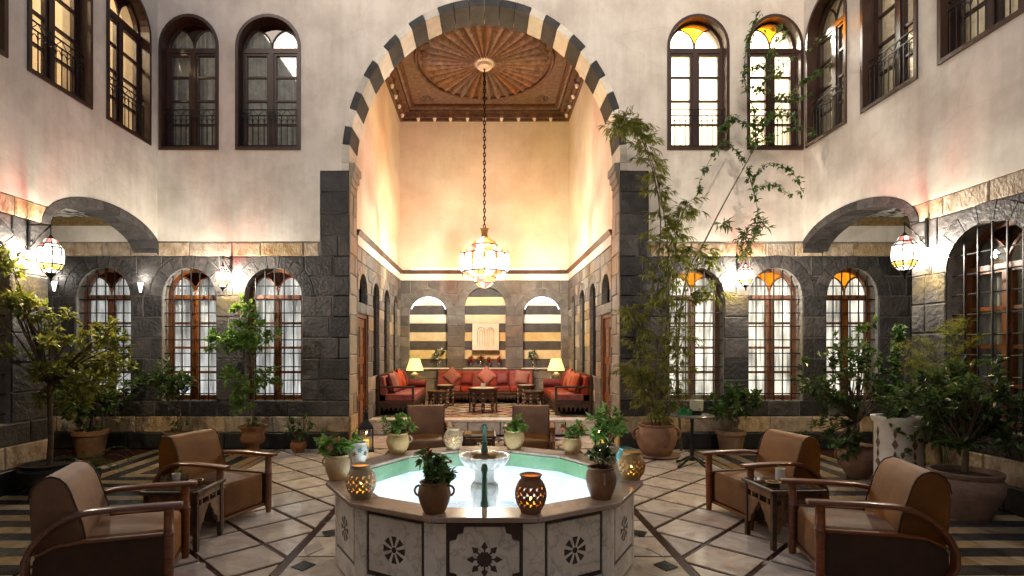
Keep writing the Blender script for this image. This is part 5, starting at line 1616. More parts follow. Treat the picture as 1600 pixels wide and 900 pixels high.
grow(t, rand_clumps(61, 16, -0.05, 0, 0.85, 1.25, 0.24, 0.22, 0.13) + [(-0.2, -0.15, 0.75, .08), (-0.1, -0.24, 0.68, .07), (0.05, -0.26, 0.6, .06), (-0.12, -0.25, 0.5, .05)], (0, 0, 0.82), 30, 0.055, 61, M_leaf, 0.8, r0=0.004)
t = thing('potted_plant', 'big dense dark shrub in a wide terracotta pot behind the front right armchair', 'plant', (4.72, 5.35, 0))
make_pot(t, 0.31, 0.46, 'wide', M_terra, 2)
trunk(t, [(0, 0, 0.45), (0.02, 0, 0.7), (-0.04, 0, 1.0)], 0.03, 0.018)
grow(t, rand_clumps(71, 48, 0.05, 0.05, 0.66, 1.55, 0.5, 0.42, 0.16), (0, 0, 0.7), 22, 0.08, 71, M_leafdark)
t = thing('fern', 'tall feathery asparagus fern in front of the right side window', 'fern', (5.02, 5.95, 0))
make_pot(t, 0.18, 0.3, 'bucket', M_brownclay)
r = random.Random(3)
cn = MB(); lf = MB()
for k in range(13):
    a = r.uniform(0, 2 * pi); L = r.uniform(0.2, 0.42); H = r.uniform(1.3, 2.15)
    pts = [(0, 0, 0.27), (cos(a) * L * .2, sin(a) * L * .2, H * 0.5), (cos(a) * L * .5, sin(a) * L * .5, H * 0.9), (min(0.15, cos(a) * L * 1.2), sin(a) * L * 1.2, H)]
    P = [Vector(q) for q in pts]; S = []
    for i in range(3):
        for u in range(8): S.append(P[i].lerp(P[i + 1], u / 8))
    cn.tube(S, 0.003, 4, cap=False)
    for q in range(60):
        f = r.uniform(0.4, 1); b = S[int(f * (len(S) - 1))]
        d = Vector((r.uniform(-1, .3), r.uniform(-1, 1), r.uniform(-.1, .4)))
        tip = b + d.normalized() * r.uniform(.08, .2)
        if tip.x > 0.2: continue
        for w in range(8):
            leaf_quad(lf, b.lerp(tip, w / 8), rvec(r) + d * 0.5, 0.035, Vector((0, 0, 1)), 0.12)
obj('stems', cn, M_leaf, t); obj('fronds', lf, M_bamboo, t)
t = thing('ivy', 'dark ivy trailing down the corner of the right pier', 'ivy', (5.2, 6.84, 0))
cn = MB(); lf = MB()
shoot([(0, 0, 0), (0.02, 0.03, 0.7), (-0.03, 0.0, 1.2), (0.0, 0.02, 1.7), (0.03, 0, 1.95)], 0.008, 120, 0.08, 31)
obj('stems', cn, M_bark, t); obj('foliage', lf, M_leaf, t)

# --- pots and pierced jars on the fountain rim
RZ = 0.63
def rim_pot(label, x, y, r, h, kind, m, handles, cl, per, size, seed, lm, flowers=None, rot=0.0, cat='plant'):
    t = thing('potted_plant', label, cat, (x, y, RZ), rot)
    make_pot(t, r, h, kind, m, handles)
    grow(t, cl, (0, 0, h * 0.9), per, size, seed, lm, 0.75, r0=0.004)
    if flowers:
        fm, pts = flowers
        p = MB(); rr = random.Random(seed)
        for (a, b, c, q) in pts:
            for k in range(22):
                v = rvec(rr) * q
                leaf_quad(p, Vector((a, b, c)) + v * 0.6, v + Vector((0, 0, 0.01)), q * 0.9, Vector((0, 0.3, 1)), 0.9)
        obj('flowers', p, fm, t)
    return t
def bush(seed, n, z0, z1, rx, rad): return rand_clumps(seed, n, 0, 0, z0, z1, rx, rx, rad)
rim_pot('tan pot with broad pale green leaves at the far left of the fountain rim', -1.155, 4.28, 0.1, 0.195, 'round', M_tanclay, 2, bush(101, 11, 0.19, 0.32, 0.12, 0.06), 40, 0.062, 101, M_leafbright)
rim_pot('tan pot with bright green succulent on the rim before the left rear armchair', -0.85, 5.34, 0.115, 0.205, 'round', M_tanclay, 1, bush(102, 14, 0.21, 0.34, 0.13, 0.06), 44, 0.055, 102, M_leafbright, rot=0.0)
rim_pot('tan pot with bright green leaves on the rim just right of the spout', 0.305, 5.6, 0.108, 0.19, 'round', M_tanclay, 0, bush(103, 12, 0.2, 0.32, 0.1, 0.06), 40, 0.055, 103, M_leafbright, (M_flowerpink, [(0.06, -0.05, 0.28, 0.03)]))
rim_pot('small cream pot with red flowers on the right rear fountain rim', 0.86, 5.35, 0.098, 0.155, 'round', M_tanclay, 0, bush(104, 10, 0.17, 0.27, 0.1, 0.055), 40, 0.055, 104, M_leafbright, (M_flower, [(-0.09, -0.05, 0.25, 0.035), (0.09, -0.02, 0.24, 0.03)]))
rim_pot('leafy potted plant with pink blossom beside a turquoise glazed jar on the right rim', 1.1, 4.86, 0.1, 0.17, 'round', M_tanclay, 0, bush(105, 18, 0.2, 0.46, 0.13, 0.075), 40, 0.065, 105, M_leafbright, (M_flowerpink, [(-0.02, -0.02, 0.5, 0.035)]))
rim_pot('dark brown pot with upright dark succulent on the front right fountain rim', 0.80, 3.735, 0.105, 0.215, 'round', M_brownclay, 1, bush(106, 16, 0.24, 0.36, 0.075, 0.06), 55, 0.04, 106, M_leafdark, rot=-pi / 2)
rim_pot('brown two handled pot with a red geranium on the front fountain rim', -0.315, 3.42, 0.105, 0.19, 'round', M_brownclay, 2, bush(107, 16, 0.19, 0.37, 0.105, 0.06), 36, 0.06, 107, M_leaf, (M_flower, [(-0.03, -0.03, 0.38, 0.025), (-0.06, 0.02, 0.34, 0.02), (0.1, 0.03, 0.3, 0.018)]))
def pierced_jar(label, x, y, r, h, m, light, rows=(3, 8), n=30):
    t = thing('pierced_jar', label, 'jar', (x, y, RZ), 0.3, 'pierced clay candle jars on the fountain rim')
    prof = [(0.001, 0.0), (r * 0.62, 0.0), (r * 0.64, h * 0.05), (r * 0.84, h * 0.2), (r * 0.93, h * 0.3), (r * 0.99, h * 0.41), (r, h * 0.52), (r * 0.96, h * 0.63), (r * 0.88, h * 0.73), (r * 0.74, h * 0.84), (r * 0.62, h * 0.89), (r * 0.62, h * 0.95), (r * 0.72, h)]
    n = 28
    def skip(i, k):
        if 3 <= i <= 7:
            if i == 5 and False: return 0
            if (k + i) % 2 == 0: return 1 if (i % 2) else 4
        return 0
    p = MB(); p.lathe(prof, n, skip=skip)
    obj('shell', p, m, t, smooth=50, solid=0.006)
    c = MB(); c.lathe([(0.001, 0.01), (0.03, 0.01), (0.03, 0.07), (0.001, 0.07)], 12); obj('candle', c, M_wax, t, smooth=40)
    f = MB(); f.lathe([(0.001, 0.07), (0.008, 0.08), (0.006, 0.1), (0.001, 0.115)], 8); obj('flame', f, M_flame, t, smooth=60)
    if light: point('candle_light', t, (0, 0, h * 0.6), light, (1.0, 0.55, 0.15), 0.02)
    return t
pierced_jar('glowing tan pierced jar on the front left fountain rim', -0.85, 3.75, 0.105, 0.225, M_tanclay, 0.8)
pierced_jar('glowing dark red clay pierced jar on the front fountain rim right of the pipe', 0.29, 3.41, 0.1, 0.235, M_terra, 1.2)
pierced_jar('small pierced jar on the rim in front of the left rear armchair', -0.32, 5.58, 0.1, 0.215, M_tanclay, 0.15)
pierced_jar('pale pierced jar at the far right of the fountain rim', 1.16, 4.29, 0.105, 0.215, M_tanclay, 0.2)
t = thing('ceramic_jar', 'white glazed jar with blue and orange flowers on the left rim behind the tan pot', 'jar', (-1.13, 4.82, RZ))
p = MB(); p.lathe(potlathe(0.1, 0.2, 'round'), 24); obj('body', p, M_whiteglaze, t, smooth=50)
for k in range(12):
    a = 2 * pi * k / 12
    p = MB(); z = 0.11 + 0.03 * (k % 2)
    p.prism([(0.016 * cos(q) * (1 + 0.4 * cos(5 * q)), z + 0.018 * sin(q) * (1 + 0.4 * cos(5 * q))) for q in [2 * pi * i / 20 for i in range(20)]], -0.1025, -0.09)
    p.xf(Matrix.Rotation(a, 4, 'Z')); obj('painted_flower', p, M_blueglaze if k % 2 else M_terra, t)
t = thing('glazed_jar', 'turquoise glazed jug with a handle on the right fountain rim', 'jug', (1.17, 4.55, RZ))
p = MB(); p.lathe(potlathe(0.07, 0.2, 'belly'), 22); obj('body', p, M_blueglaze, t, smooth=50)
p = MB(); p.tube([(0.05, 0, 0.19), (0.1, 0, 0.18), (0.11, 0, 0.13), (0.065, 0, 0.09)], 0.01, 6); obj('handle', p, M_blueglaze, t, smooth=60)

# ================================================================== FURNITURE
def armchair(label):
    t = thing('armchair', label, 'armchair', (0, 0, 0), 0, 'brown velvet armchairs round the fountain')
    p = MB(); p.box(-0.265, 0.265, -0.37, 0.26, 0.10, 0.40); obj('seat', p, M_velvet, t, bevel=0.035, seg=3)
    p = MB()
    # cushion dome of the seat
    vs = []; fs = []
    N = 10
    for i in range(N + 1):
        for j in range(N + 1):
            x = -0.255 + 0.51 * i / N; y = -0.355 + 0.6 * j / N
            vs.append((x, y, 0.392 + 0.035 * (sin(pi * i / N) * sin(pi * j / N)) ** 0.6))
    for i in range(N):
        for j in range(N):
            fs.append((i * (N + 1) + j, (i + 1) * (N + 1) + j, (i + 1) * (N + 1) + j + 1, i * (N + 1) + j + 1))
    p.add(vs, fs); obj('seat_cushion', p, M_velvet, t, smooth=80)
    # rolled back: closed profile in y,z
    prof = [(0.10, 0.36), (0.125, 0.5), (0.165, 0.63), (0.19, 0.71), (0.215, 0.765), (0.25, 0.803), (0.295, 0.82), (0.34, 0.812), (0.38, 0.785), (0.405, 0.74), (0.415, 0.68), (0.415, 0.58), (0.41, 0.45), (0.39, 0.3), (0.345, 0.18), (0.27, 0.10), (0.2, 0.10), (0.12, 0.2)]
    p = MB(); p.xprism(prof, -0.272, 0.272); obj('backrest', p, M_velvet, t, bevel=0.02, seg=3)
    for s in (-1, 1):
        p = MB(); p.tube([(s * 0.27, q[0], q[1]) for q in prof[:11]], 0.005, 5); obj('piping', p, M_velvetdark, t, smooth=60)
    for s in (-1, 1):
        x = s * 0.315
        p = MB(); p.tube([(x, -0.385, 0.0), (x, -0.385, 0.05), (x, -0.385, 0.38), (x, -0.385, 0.395), (x, -0.385, 0.40), (x, -0.385, 0.565)], [0.026, 0.03, 0.034, 0.04, 0.034, 0.03], 12); obj('leg', p, M_chairwood, t, smooth=50)
        path = [(-0.47, 0.578), (-0.3, 0.582), (-0.1, 0.584), (0.06, 0.58), (0.15, 0.566), (0.23, 0.535), (0.31, 0.475), (0.375, 0.395), (0.415, 0.305), (0.415, 0.21), (0.375, 0.13), (0.32, 0.075), (0.25, 0.05)]
        sec = [(x - 0.042, -0.014), (x + 0.042, -0.014), (x + 0.042, 0.010), (x + 0.03, 0.018), (x - 0.03, 0.018), (x - 0.042, 0.010)]
        p = MB(); p.sweep(path, sec); obj('arm', p, M_chairwood, t, bevel=0.006)
        sp = [(-0.36, 0.07), (-0.36, 0.385), (0.2, 0.385), (0.33, 0.36), (0.38, 0.29), (0.385, 0.2), (0.355, 0.13), (0.3, 0.085), (0.24, 0.065)]
        p = MB(); p.xprism(sp, x - 0.012 - (0.02 if s > 0 else -0.02), x + 0.012 - (0.02 if s > 0 else -0.02)); obj('side_panel', p, M_velvetdark, t)
        p = MB(); p.sweep([(-0.36, 0.388), (0.1, 0.392), (0.26, 0.38), (0.36, 0.33)], [(x - 0.022, -0.010), (x + 0.02, -0.010), (x + 0.02, 0.010), (x - 0.022, 0.010)]); obj('rail', p, M_chairwood, t, bevel=0.004)
        p = MB(); p.box(x - 0.025 - s * 0.03, x + 0.025 - s * 0.03, 0.2, 0.26, 0.0, 0.08); obj('foot', p, M_chairwood, t)
    p = MB(); p.box(-0.28, 0.28, -0.365, 0.24, 0.07, 0.099); obj('base_rail', p, M_chairwood, t)
    return t
def place(o, front, f):
    n = sqrt(f[0] ** 2 + f[1] ** 2); f = (f[0] / n, f[1] / n)
    o.location = (front[0] - 0.4 * f[0], front[1] - 0.4 * f[1], 0.004)
    o.rotation_euler = (0, 0, math.atan2(f[0], -f[1]))
CA = armchair('brown velvet armchair nearest the camera at the left edge')
place(CA, (-2.25, 4.02), (0.94, 0.34))
for lab, fr, f in (('brown velvet armchair on the left, farther from the camera, before the stone urn', (-2.28, 5.22), (0.95, -0.32)),
                   ('brown velvet armchair on the right, farther from the camera, near the round table', (2.36, 5.29), (-0.98, -0.2)),
                   ('brown velvet armchair nearest the camera at the right edge', (2.40, 4.1), (-0.97, 0.24)),
                   ('brown velvet armchair behind the fountain on the left, facing the camera', (-0.79, 7.42), (0.12, -0.99)),
                   ('brown velvet armchair behind the fountain on the right, facing the camera', (0.61, 7.42), (-0.12, -0.99))):
    c = dup(CA, lab); place(c, fr, f)

def side_table(label, loc, rotz):
    t = thing('side_table', label, 'table', loc, rotz, 'low inlaid tables between the armchairs')
    p = MB(); p.box(-0.24, 0.24, -0.24, 0.24, 0.465, 0.495); obj('table_top', p, M_carved, t, bevel=0.006)
    p = MB(); p.box(-0.215, 0.215, -0.215, 0.215, 0.496, 0.501); obj('glass_top', p, mat('table_glass', (0.05, 0.03, 0.02), rough=0.05), t)
    for sx in (-1, 1):
        for sy in (-1, 1):
            p = MB(); p.box(sx * 0.2 - 0.018, sx * 0.2 + 0.018, sy * 0.2 - 0.018, sy * 0.2 + 0.018, 0.0, 0.464); obj('leg', p, M_carved, t)
    for k in range(4):
        p = MB()
        p.box(-0.182, 0.182, -0.21, -0.195, 0.41, 0.455)
        p.box(-0.182, 0.182, -0.21, -0.195, 0.34, 0.36)
        for q in range(-1, 2): p.box(q * 0.12 - 0.008, q * 0.12 + 0.008, -0.209, -0.196, 0.361, 0.409)
        for s in (-1, 1):
            p.prism([(s * 0.18, 0.339), (s * 0.02, 0.339), (s * 0.03, 0.31), (s * 0.07, 0.27), (s * 0.09, 0.22), (s * 0.13, 0.2), (s * 0.15, 0.14), (s * 0.18, 0.12)][::s], -0.208, -0.197)
        p.xf(Matrix.Rotation(k * pi / 2, 4, 'Z')); obj('apron', p, M_ceilwood, t)
    return t
ST = side_table('low inlaid side table between the two left armchairs', (-2.55, 4.63, 0.004), 0.0)
dup(ST, 'low inlaid side table between the two right armchairs', (2.56, 4.67, 0.004), 0.05)
dup(ST, 'low inlaid side table between the two rear armchairs behind the fountain', (-0.08, 7.45, 0.004), 0.0)
# small things on the tables
def cup(label, x, y, r=0.035, h=0.05, m=None):
    t = thing('glass_tumbler', label, 'glass', (x, y, 0.506))
    p = MB(); p.lathe([(0.001, 0), (r * 0.85, 0), (r, h), (r * 0.9, h), (r * 0.78, 0.006), (0.001, 0.006)], 14); obj('body', p, m or M_clear, t, smooth=40)
    p = MB(); p.lathe([(0.001, 0.007), (r * 0.75, 0.007), (r * 0.82, h * 0.6), (0.001, h * 0.6)], 14); obj('water', p, M_clear, t)
cup('clear glass near the front of the left side table', -2.66, 4.53, 0.04, 0.09)
cup('clear glass at the back of the left side table', -2.6, 4.72, 0.036, 0.07)
def ashtray(label, x, y, m=None):
    p = MB(); p.lathe([(0.001, 0), (0.05, 0), (0.06, 0.03), (0.05, 0.03), (0.042, 0.01), (0.001, 0.01)], 18)
    o = obj('ashtray', p, m or M_brass, None, smooth=40, loc=(x, y, 0.506)); tag(o, label, 'ashtray')
ashtray('round brass ashtray on the left side table', -2.46, 4.64)
ashtray('round brass ashtray on the right side table', 2.43, 4.58)
ashtray('clear glass dish at the right end of the right side table', 2.7, 4.6, M_clear)
t = thing('napkin_box', 'pale cylindrical holder standing on the right side table', 'holder', (2.6, 4.78, 0.506))
p = MB(); p.lathe([(0.001, 0), (0.04, 0), (0.04, 0.1), (0.034, 0.1), (0.034, 0.05), (0.001, 0.05)], 16); obj('body', p, M_whiteglaze, t, smooth=40)
mbx, tw = clumps([(0, 0, 0.11, 0.03)], 120, 0.03, 9, 0.5); obj('sprig', mbx, M_leafyellow, t)
t = thing('table_plant', 'tiny pot with yellow green sprigs on the left side table', 'plant', (-2.72, 4.8, 0.506))
p = MB(); p.lathe([(0.001, 0), (0.03, 0), (0.036, 0.05), (0.03, 0.05), (0.028, 0.04), (0.001, 0.04)], 14); obj('pot', p, M_whiteglaze, t, smooth=40)
mbx, tw = clumps([(0, 0, 0.075, 0.04)], 150, 0.035, 19, 0.3); obj('foliage', mbx, M_leafyellow, t)

# round bistro table with drink dispenser
t = thing('round_table', 'black iron round bistro table beside the bamboo pot', 'table', (2.93, 7.68, 0.002))
p = MB(); p.lathe([(0.001, 0.70), (0.29, 0.70), (0.3, 0.71), (0.3, 0.722), (0.29, 0.73), (0.001, 0.73)], 36); obj('table_top', p, mat('table_stone', (0.1, 0.09, 0.08), (0.16, 0.15, 0.14), scale=9, rough=0.2), t, smooth=40)
p = MB(); p.lathe([(0.06, 0.70), (0.03, 0.66), (0.022, 0.6), (0.02, 0.3), (0.035, 0.24), (0.025, 0.2), (0.03, 0.12), (0.045, 0.08), (0.001, 0.07)], 14); obj('post', p, M_iron, t, smooth=40)
for k in range(4):
    a = k * pi / 2 + 0.5
    p = MB(); p.tube([(0.02 * cos(a), 0.02 * sin(a), 0.13), (0.1 * cos(a), 0.1 * sin(a), 0.1), (0.2 * cos(a), 0.2 * sin(a), 0.04), (0.27 * cos(a), 0.27 * sin(a), 0.018)], [0.022, 0.02, 0.016, 0.02], 7); obj('leg', p, M_iron, t, smooth=60)
t = thing('drink_dispenser', 'clear glass drink dispenser with lemon water on the round table', 'dispenser', (3.0, 7.7, 0.733))
p = MB(); p.lathe([(0.07, 0), (0.08, 0.01), (0.065, 0.02), (0.065, 0.05), (0.001, 0.05)], 18); obj('stand', p, M_iron, t, smooth=40)
p = MB(); p.lathe([(0.001, 0.055), (0.09, 0.055), (0.1, 0.07), (0.1, 0.25), (0.085, 0.28), (0.085, 0.29)], 24); obj('jar', p, M_clear, t, smooth=40)
p = MB(); p.lathe([(0.001, 0.06), (0.09, 0.06), (0.095, 0.2), (0.001, 0.2)], 20); obj('lemonade', p, mat('lemonade', (0.62, 0.56, 0.4), (0.7, 0.66, 0.5), rough=0.2), t, smooth=40)
p = MB(); p.lathe([(0.09, 0.29), (0.092, 0.3), (0.05, 0.315), (0.015, 0.32), (0.02, 0.34), (0.001, 0.345)], 20); obj('lid', p, M_clear, t, smooth=40)
p = MB(); p.tube([(0, -0.1, 0.09), (0, -0.135, 0.09), (0, -0.14, 0.075)], 0.01, 6); obj('tap', p, M_brass, t, smooth=60)
for k, (x, y, lab) in enumerate(((2.74, 7.62, 'green glass at the left edge of the round table'), (2.84, 7.56, 'green glass at the front of the round table'), (2.83, 7.74, 'green glass at the back of the round table'))):
    p = MB(); p.lathe([(0.001, 0), (0.03, 0), (0.042, 0.05), (0.045, 0.085), (0.04, 0.085), (0.03, 0.008), (0.001, 0.008)], 16)
    tag(obj('green_glass', p, M_greenglass, None, smooth=40, loc=(x, y, 0.733)), lab, 'glass', 'green glasses on the round table')

# floor lanterns at the mouth of the hall
def floor_lantern(label, x, y):
    t = thing('floor_lantern', label, 'lantern', (x, y, 0.003), 0.2, 'black floor lanterns at the hall entrance')
    p = MB(); p.box(-0.13, 0.13, -0.13, 0.13, 0, 0.03); p.box(-0.12, 0.12, -0.12, 0.12, 0.36, 0.38); obj('base', p, M_iron, t)
    for sx in (-1, 1):
        for sy in (-1, 1):
            p = MB(); p.box(sx * .11 - .01, sx * .11 + .01, sy * .11 - .01, sy * .11 + .01, 0.031, 0.359); obj('post', p, M_iron, t)
    p = MB(); p.lathe([(0.16, 0.381), (0.09, 0.46), (0.05, 0.5), (0.045, 0.6), (0.06, 0.61), (0.02, 0.65), (0.001, 0.66)], 4, a0=pi / 4, a1=pi / 4 + 2 * pi); obj('roof', p, M_iron, t)
    p = MB(); p.tube([(0.035 * cos(q), 0, 0.69 + 0.035 * sin(q)) for q in [2 * pi * i / 12 for i in range(13)]], 0.006, 5); obj('ring', p, M_iron, t)
    p = MB(); p.lathe([(0.001, 0.031), (0.05, 0.031), (0.05, 0.17), (0.001, 0.17)], 14); obj('candle', p, M_wax, t, smooth=40)
    for k in range(4):
        p = MB(); p.box(-0.1, 0.1, -0.112, -0.108, 0.031, 0.359); p.xf(Matrix.Rotation(k * pi / 2, 4, 'Z')); obj('pane', p, M_clear, t)
    point('candle_light', t, (0, 0, 0.26), 1.2, (1, 0.6, 0.2), 0.02)
floor_lantern('black floor lantern with a yellow candle at the left pier', -1.93, 8.86)
floor_lantern('black floor lantern at the right pier behind the fountain plants', 1.98, 9.0)

# ------------------------------------------------------------------ hall furniture
PZ = 0.292
def sofa(label, L, loc, rotz, nc, nseg):
    t = thing('sofa', label, 'sofa', loc, rotz)
    D = 0.76
    p = MB(); p.box(-L / 2, L / 2, -D / 2, D / 2, 0.24, 0.29); obj('frame', p, M_carved, t, bevel=0.006)
    p = MB()
    k = 0; n = int(L / 0.1)
    for side in range(3):
        w = L if side == 0 else D
        n = int(w / 0.09)
        for i in range(n):
            a, b = -w / 2 + w * i / n, -w / 2 + w * (i + 1) / n
            pts = [(a, 0.239), (a, 0.17), ((a * 3 + b) / 4, 0.14), ((a + b) / 2, 0.07), ((a + 3 * b) / 4, 0.14), (b, 0.17), (b, 0.239)]
            q = MB(); q.prism(pts, -0.008, 0.008)
            if side == 0: q.xf(Matrix.Translation((0, -D / 2 + 0.03, 0)))
            else: q.xf(Matrix.Translation(((L / 2 - 0.03) * (1 if side == 1 else -1), 0, 0)) @ Matrix.Rotation(pi / 2, 4, 'Z'))
            p.add(q.v, q.f)
    obj('fringe', p, M_carved, t)
    for sx in (-1, 1):
        for sy in (-1, 1):
            p = MB(); p.box(sx * (L / 2 - .035) - .03, sx * (L / 2 - .035) + .03, sy * (D / 2 - .035) - .03, sy * (D / 2 - .035) + .03, 0, 0.24); obj('leg', p, M_carved, t)
    for i in range(nseg):
        a, b = -L / 2 + L * i / nseg, -L / 2 + L * (i + 1) / nseg
        p = MB(); p.box(a + .006, b - .006, -D / 2 + .0, D / 2 - .16, 0.292, 0.43); obj('seat_cushion', p, M_redvelvet, t, bevel=0.03, seg=3)
        p = MB(); p.xprism([(D / 2 - .2, 0.41), (D / 2 - .14, 0.8), (D / 2 - .05, 0.8), (D / 2 - .05, 0.41)], a + .006, b - .006); obj('back_cushion', p, M_redvelvet, t, bevel=0.03, seg=3)
    p = MB(); p.box(-L / 2, L / 2, D / 2 - .045, D / 2, 0.29, 0.84); obj('back_frame', p, M_carved, t, bevel=0.006)
    if nc:
        for s in (-1, 1):
            x = s * (L / 2 - 0.03)
            p = MB(); p.box(x - .03, x + .03, -D / 2, D / 2 - .05, 0.56, 0.60); p.box(x - .025, x + .025, -D / 2, -D / 2 + .05, 0.291, 0.56)
            obj('arm', p, M_carved, t, bevel=0.004)
    return t
sofa('long red velvet sofa along the back wall of the hall', 2.5, (0.02, 14.05, PZ), 0, 0, 4)
sofa('red velvet sofa along the left wall of the hall', 2.2, (-1.83, 12.3, PZ), pi / 2, 1, 3)
sofa('red velvet sofa along the right wall of the hall', 2.2, (1.83, 12.3, PZ), -pi / 2, 1, 3)
def pillow(label, x, y, z, rz, tilt, m, roll=0.0, s=0.42):
    N = 10; vs = []; fs = []
    for sd in (-1, 1):
        for i in range(N + 1):
            for j in range(N + 1):
                u, v = -1 + 2 * i / N, -1 + 2 * j / N
                th = (max(0, (1 - u ** 4)) * max(0, (1 - v ** 4))) ** 0.5
                pinch = 1 - 0.07 * (1 - abs(u * v)) * (max(abs(u), abs(v)) ** 6)
                vs.append((u * s / 2 * pinch, sd * 0.085 * th, v * s / 2 * pinch))
    n1 = (N + 1) ** 2
    for k in range(2):
        for i in range(N):
            for j in range(N):
                q = (k * n1 + i * (N + 1) + j, k * n1 + (i + 1) * (N + 1) + j, k * n1 + (i + 1) * (N + 1) + j + 1, k * n1 + i * (N + 1) + j + 1)
                fs.append(q if k == 0 else q[::-1])
    p = MB(); p.add(vs, fs); p.xf(Matrix.Rotation(roll, 4, 'Y'))
    o = obj('throw_pillow', p, m, None, smooth=70, loc=(x, y, z), rot=(tilt, 0, rz))
    return tag(o, label, 'pillow', 'pillows on the hall sofas')
ys = 13.77
pillow('orange pillow turned on its corner at the left of the back sofa', -0.82, ys, PZ + 0.67, 0, -0.25, M_orangevelvet, pi / 4, 0.38)
pillow('dark red pillow left of the middle of the back sofa', -0.45, ys, PZ + 0.62, 0.1, -0.3, M_darkred, 0.1, 0.34)
pillow('orange pillow turned on its corner at the middle of the back sofa', 0.05, ys, PZ + 0.68, 0, -0.25, M_orangevelvet, pi / 4, 0.4)
pillow('dark red pillow right of the middle of the back sofa', 0.45, ys, PZ + 0.62, -0.1, -0.3, M_darkred, -0.1, 0.34)
pillow('orange pillow at the right of the back sofa', 0.95, ys, PZ + 0.64, -0.1, -0.3, M_orangevelvet, 0.15, 0.38)
for s, nm in ((-1, 'left'), (1, 'right')):
    for k, (y, m, rl, what) in enumerate(((11.55, M_orangevelvet, 0.0, 'orange pillow nearest the camera on the %s sofa'), (12.0, M_orangevelvet, 0.2, 'second orange pillow from the camera on the %s sofa'),
                                          (12.55, M_orangevelvet, pi / 4, 'orange pillow turned on its corner on the %s sofa'), (12.95, M_darkred, 0.0, 'dark red pillow at the far end of the %s sofa'))):
        pillow(what % nm, s * 1.93, y, PZ + 0.66, -s * pi / 2, -0.28, m, rl, 0.42)
    # bolster
    t = MB(); t.lathe([(0.001, -0.3), (0.08, -0.3), (0.1, -0.27), (0.1, 0.27), (0.08, 0.3), (0.001, 0.3)], 16); t.xf(Matrix.Rotation(pi / 2, 4, 'Y'))
    tag(obj('bolster', t, M_darkred, None, smooth=50, loc=(s * 1.72, 13.2, PZ + 0.54)), 'dark red bolster at the far end of the %s sofa' % nm, 'bolster')
# carved octagonal table and stools
def octa(label, loc, R, H, rot, cat='table', inlay=True):
    t = thing('carved_table', label, cat, loc, rot, 'carved inlaid tables in the hall')
    n = 8; ap = R * 0.86
    p = MB(); p.zprism([(R * cos(2 * pi * (k + .5) / n), R * sin(2 * pi * (k + .5) / n)) for k in range(n)], H - 0.035, H); obj('table_top', p, M_carved, t, bevel=0.005)
    p = MB(); p.zprism([(R * .8 * cos(2 * pi * (k + .5) / n), R * .8 * sin(2 * pi * (k + .5) / n)) for k in range(n)], H - 0.001, H + 0.003); obj('inlaid_top', p, M_pearl if inlay else M_brass, t)
    w = ap * math.tan(pi / n)
    for k in range(n):
        pts = [(-w, 0), (-w * .72, 0), (-w * .6, H * .25), (-w * .66, H * .35), (-w * .35, H * .5), (0, H * .62), (w * .35, H * .5), (w * .66, H * .35), (w * .6, H * .25), (w * .72, 0), (w, 0), (w, H - .036), (-w, H - .036)]
        p = MB(); p.plate(pts, [[(-w * .3, H * .74), (0, H * .68), (w * .3, H * .74), (0, H * .8)]], -0.01, 0.01)
        M = Matrix.Rotation(2 * pi * k / n, 4, 'Z') @ Matrix.Translation((0, -ap * 0.93, 0))
        p.xf(M); obj('side_panel', p, M_carved, t)
        p = MB()
        for x in (-w * .82, w * .82):
            for z in (0.2, 0.4, 0.6, 0.8): p.prism([(x - .012, H * z), (x, H * z - .016), (x + .012, H * z), (x, H * z + .016)], -0.0125, -0.009)
        p.xf(M); obj('pearl_inlay', p, M_pearl, t)
    return t
octa('octagonal carved table in the middle of the hall', (-0.03, 11.9, PZ), 0.34, 0.52, pi / 8)
octa('tall carved side table left of the back sofa', (-0.95, 13.15, PZ), 0.24, 0.5, 0)
octa('low carved stool in front of the left sofa', (-1.08, 12.6, PZ), 0.26, 0.40, 0, 'stool', False)
octa('tall carved side table right of the back sofa', (1.0, 13.15, PZ), 0.24, 0.5, 0)
octa('low carved stool in front of the right sofa', (1.14, 12.6, PZ), 0.26, 0.40, 0, 'stool', False)
octa('carved corner table under the left table lamp', (-1.82, 14.05, PZ), 0.3, 0.55, 0)
octa('carved corner table under the right table lamp', (1.86, 14.05, PZ), 0.3, 0.55, 0)
p = MB(); p.lathe([(0.001, 0), (0.05, 0), (0.055, 0.06), (0.05, 0.1), (0.045, 0.1), (0.04, 0.02), (0.001, 0.02)], 14)
tag(obj('white_cup', p, M_whiteglaze, None, smooth=40, loc=(-0.03, 11.85, PZ + 0.524)), 'small white bowl on the octagonal table', 'bowl')
def table_lamp(label, x):
    t = thing('table_lamp', label, 'lamp', (x, 14.05, PZ + 0.554), 0, 'lit pleated table lamps')
    p = MB(); p.lathe([(0.001, 0), (0.09, 0), (0.1, 0.02), (0.11, 0.08), (0.1, 0.16), (0.05, 0.2), (0.02, 0.22), (0.015, 0.3), (0.001, 0.3)], 20); obj('base', p, mat('lamp_base', (0.03, 0.03, 0.035), (0.1, 0.1, 0.11), rough=0.3), t, smooth=50)
    p = MB(); p.lathe([(0.22, 0.26), (0.2, 0.34), (0.165, 0.44), (0.13, 0.56)], 48, lobe=0.04, nl=40); obj('shade', p, M_lampshade, t, smooth=80)
    p = MB(); p.lathe([(0.225, 0.245), (0.226, 0.262), (0.218, 0.262), (0.218, 0.245)], 40); obj('shade_trim', p, M_brass, t)
    point('lamp_light', t, (0, 0, 0.40), P_TABLE_LAMP, (1.0, 0.68, 0.3), 0.06)
table_lamp('lit pleated table lamp in the left corner of the hall', -1.8)
table_lamp('lit pleated table lamp in the right corner of the hall', 1.85)
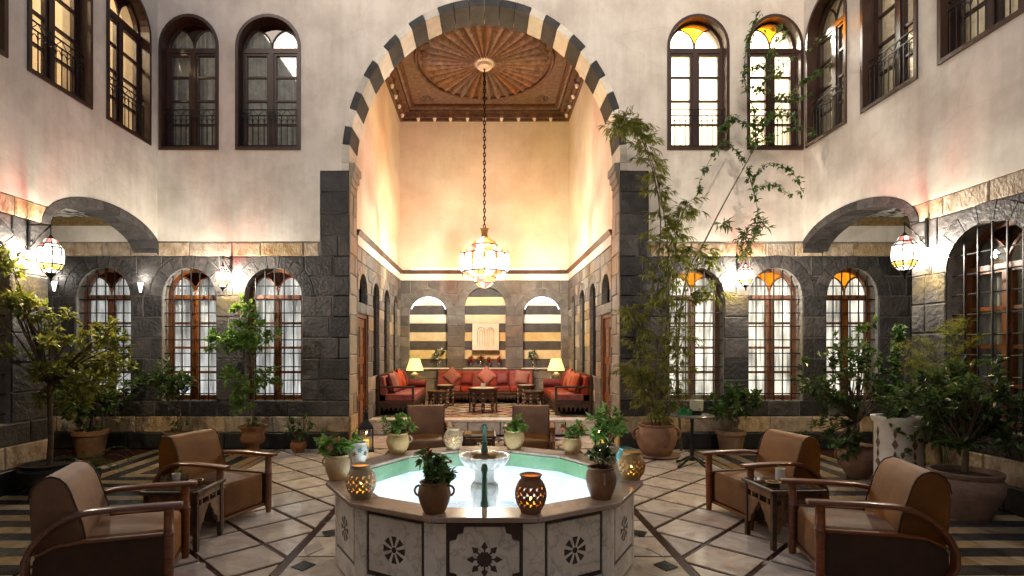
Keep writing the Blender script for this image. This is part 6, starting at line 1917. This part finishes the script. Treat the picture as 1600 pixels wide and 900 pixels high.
# painting in the middle niche
t = thing('painting', 'pale abstract painting of upright arches hung over the middle niche', 'painting', (0.03, YB - 0.03, 1.985))
p = MB(); p.box(-0.355, 0.355, -0.02, 0.02, -0.355, 0.355); obj('canvas', p, M_canvas, t, bevel=0.004)
for (a, b, w) in ((-0.22, -0.02, 0.02), (-0.16, -0.08, 0.015), (0.04, 0.22, 0.02), (0.09, 0.17, 0.015)):
    c = (a + b) / 2; h = (b - a) / 2
    pts = [(c - h, -0.25)] + [(c - h * cos(q), 0.14 + h * 1.1 * sin(q)) for q in [pi * i / 10 for i in range(11)]] + [(c + h, -0.25)]
    p = MB()
    for i in range(len(pts) - 1): p.tube([(pts[i][0], -0.021, pts[i][1]), (pts[i + 1][0], -0.021, pts[i + 1][1])], w * 0.6, 5)
    obj('painted_arch', p, M_canvas_y, t)
def bouquet(label, x, y, z, sc, fm, seed):
    t = thing('flower_vase', label, 'vase', (x, y, z), 0)
    p = MB(); p.lathe([(0.001, 0), (0.05 * sc, 0), (0.075 * sc, 0.06 * sc), (0.06 * sc, 0.13 * sc), (0.035 * sc, 0.17 * sc), (0.05 * sc, 0.2 * sc), (0.042 * sc, 0.2 * sc), (0.03 * sc, 0.17 * sc)], 16); obj('vase', p, M_clear, t, smooth=50)
    cl = rand_clumps(seed, 6, 0, 0, 0.22 * sc, 0.36 * sc, 0.09 * sc, 0.05 * sc, 0.06 * sc)
    mbb, tw = clumps(cl, 60, 0.05 * sc, seed, 0.6); obj('leaves', mbb, M_leaf, t)
    p = MB(); r = random.Random(seed)
    for c in cl:
        for k in range(26):
            v = rvec(r) * c[3]; leaf_quad(p, Vector(c[:3]) + v * .7, v, 0.04 * sc, Vector((0, 0, 1)), .9)
    obj('flowers', p, fm, t)
bouquet('white flowers in a glass vase in the left niche', -1.2, YB + 0.02, 1.16, 1.3, M_paint_white, 201)
bouquet('white flowers in a glass vase in the right niche', 1.3, YB + 0.02, 1.16, 1.3, M_paint_white, 202)
for k, w in enumerate(('leftmost', 'second from left', 'second from right', 'rightmost')):
    bouquet('small red flower vase, %s of four on the middle niche sill' % w, -0.36 + 0.25 * k, YB + 0.0, 1.16, 0.8, M_flower, 210 + k)
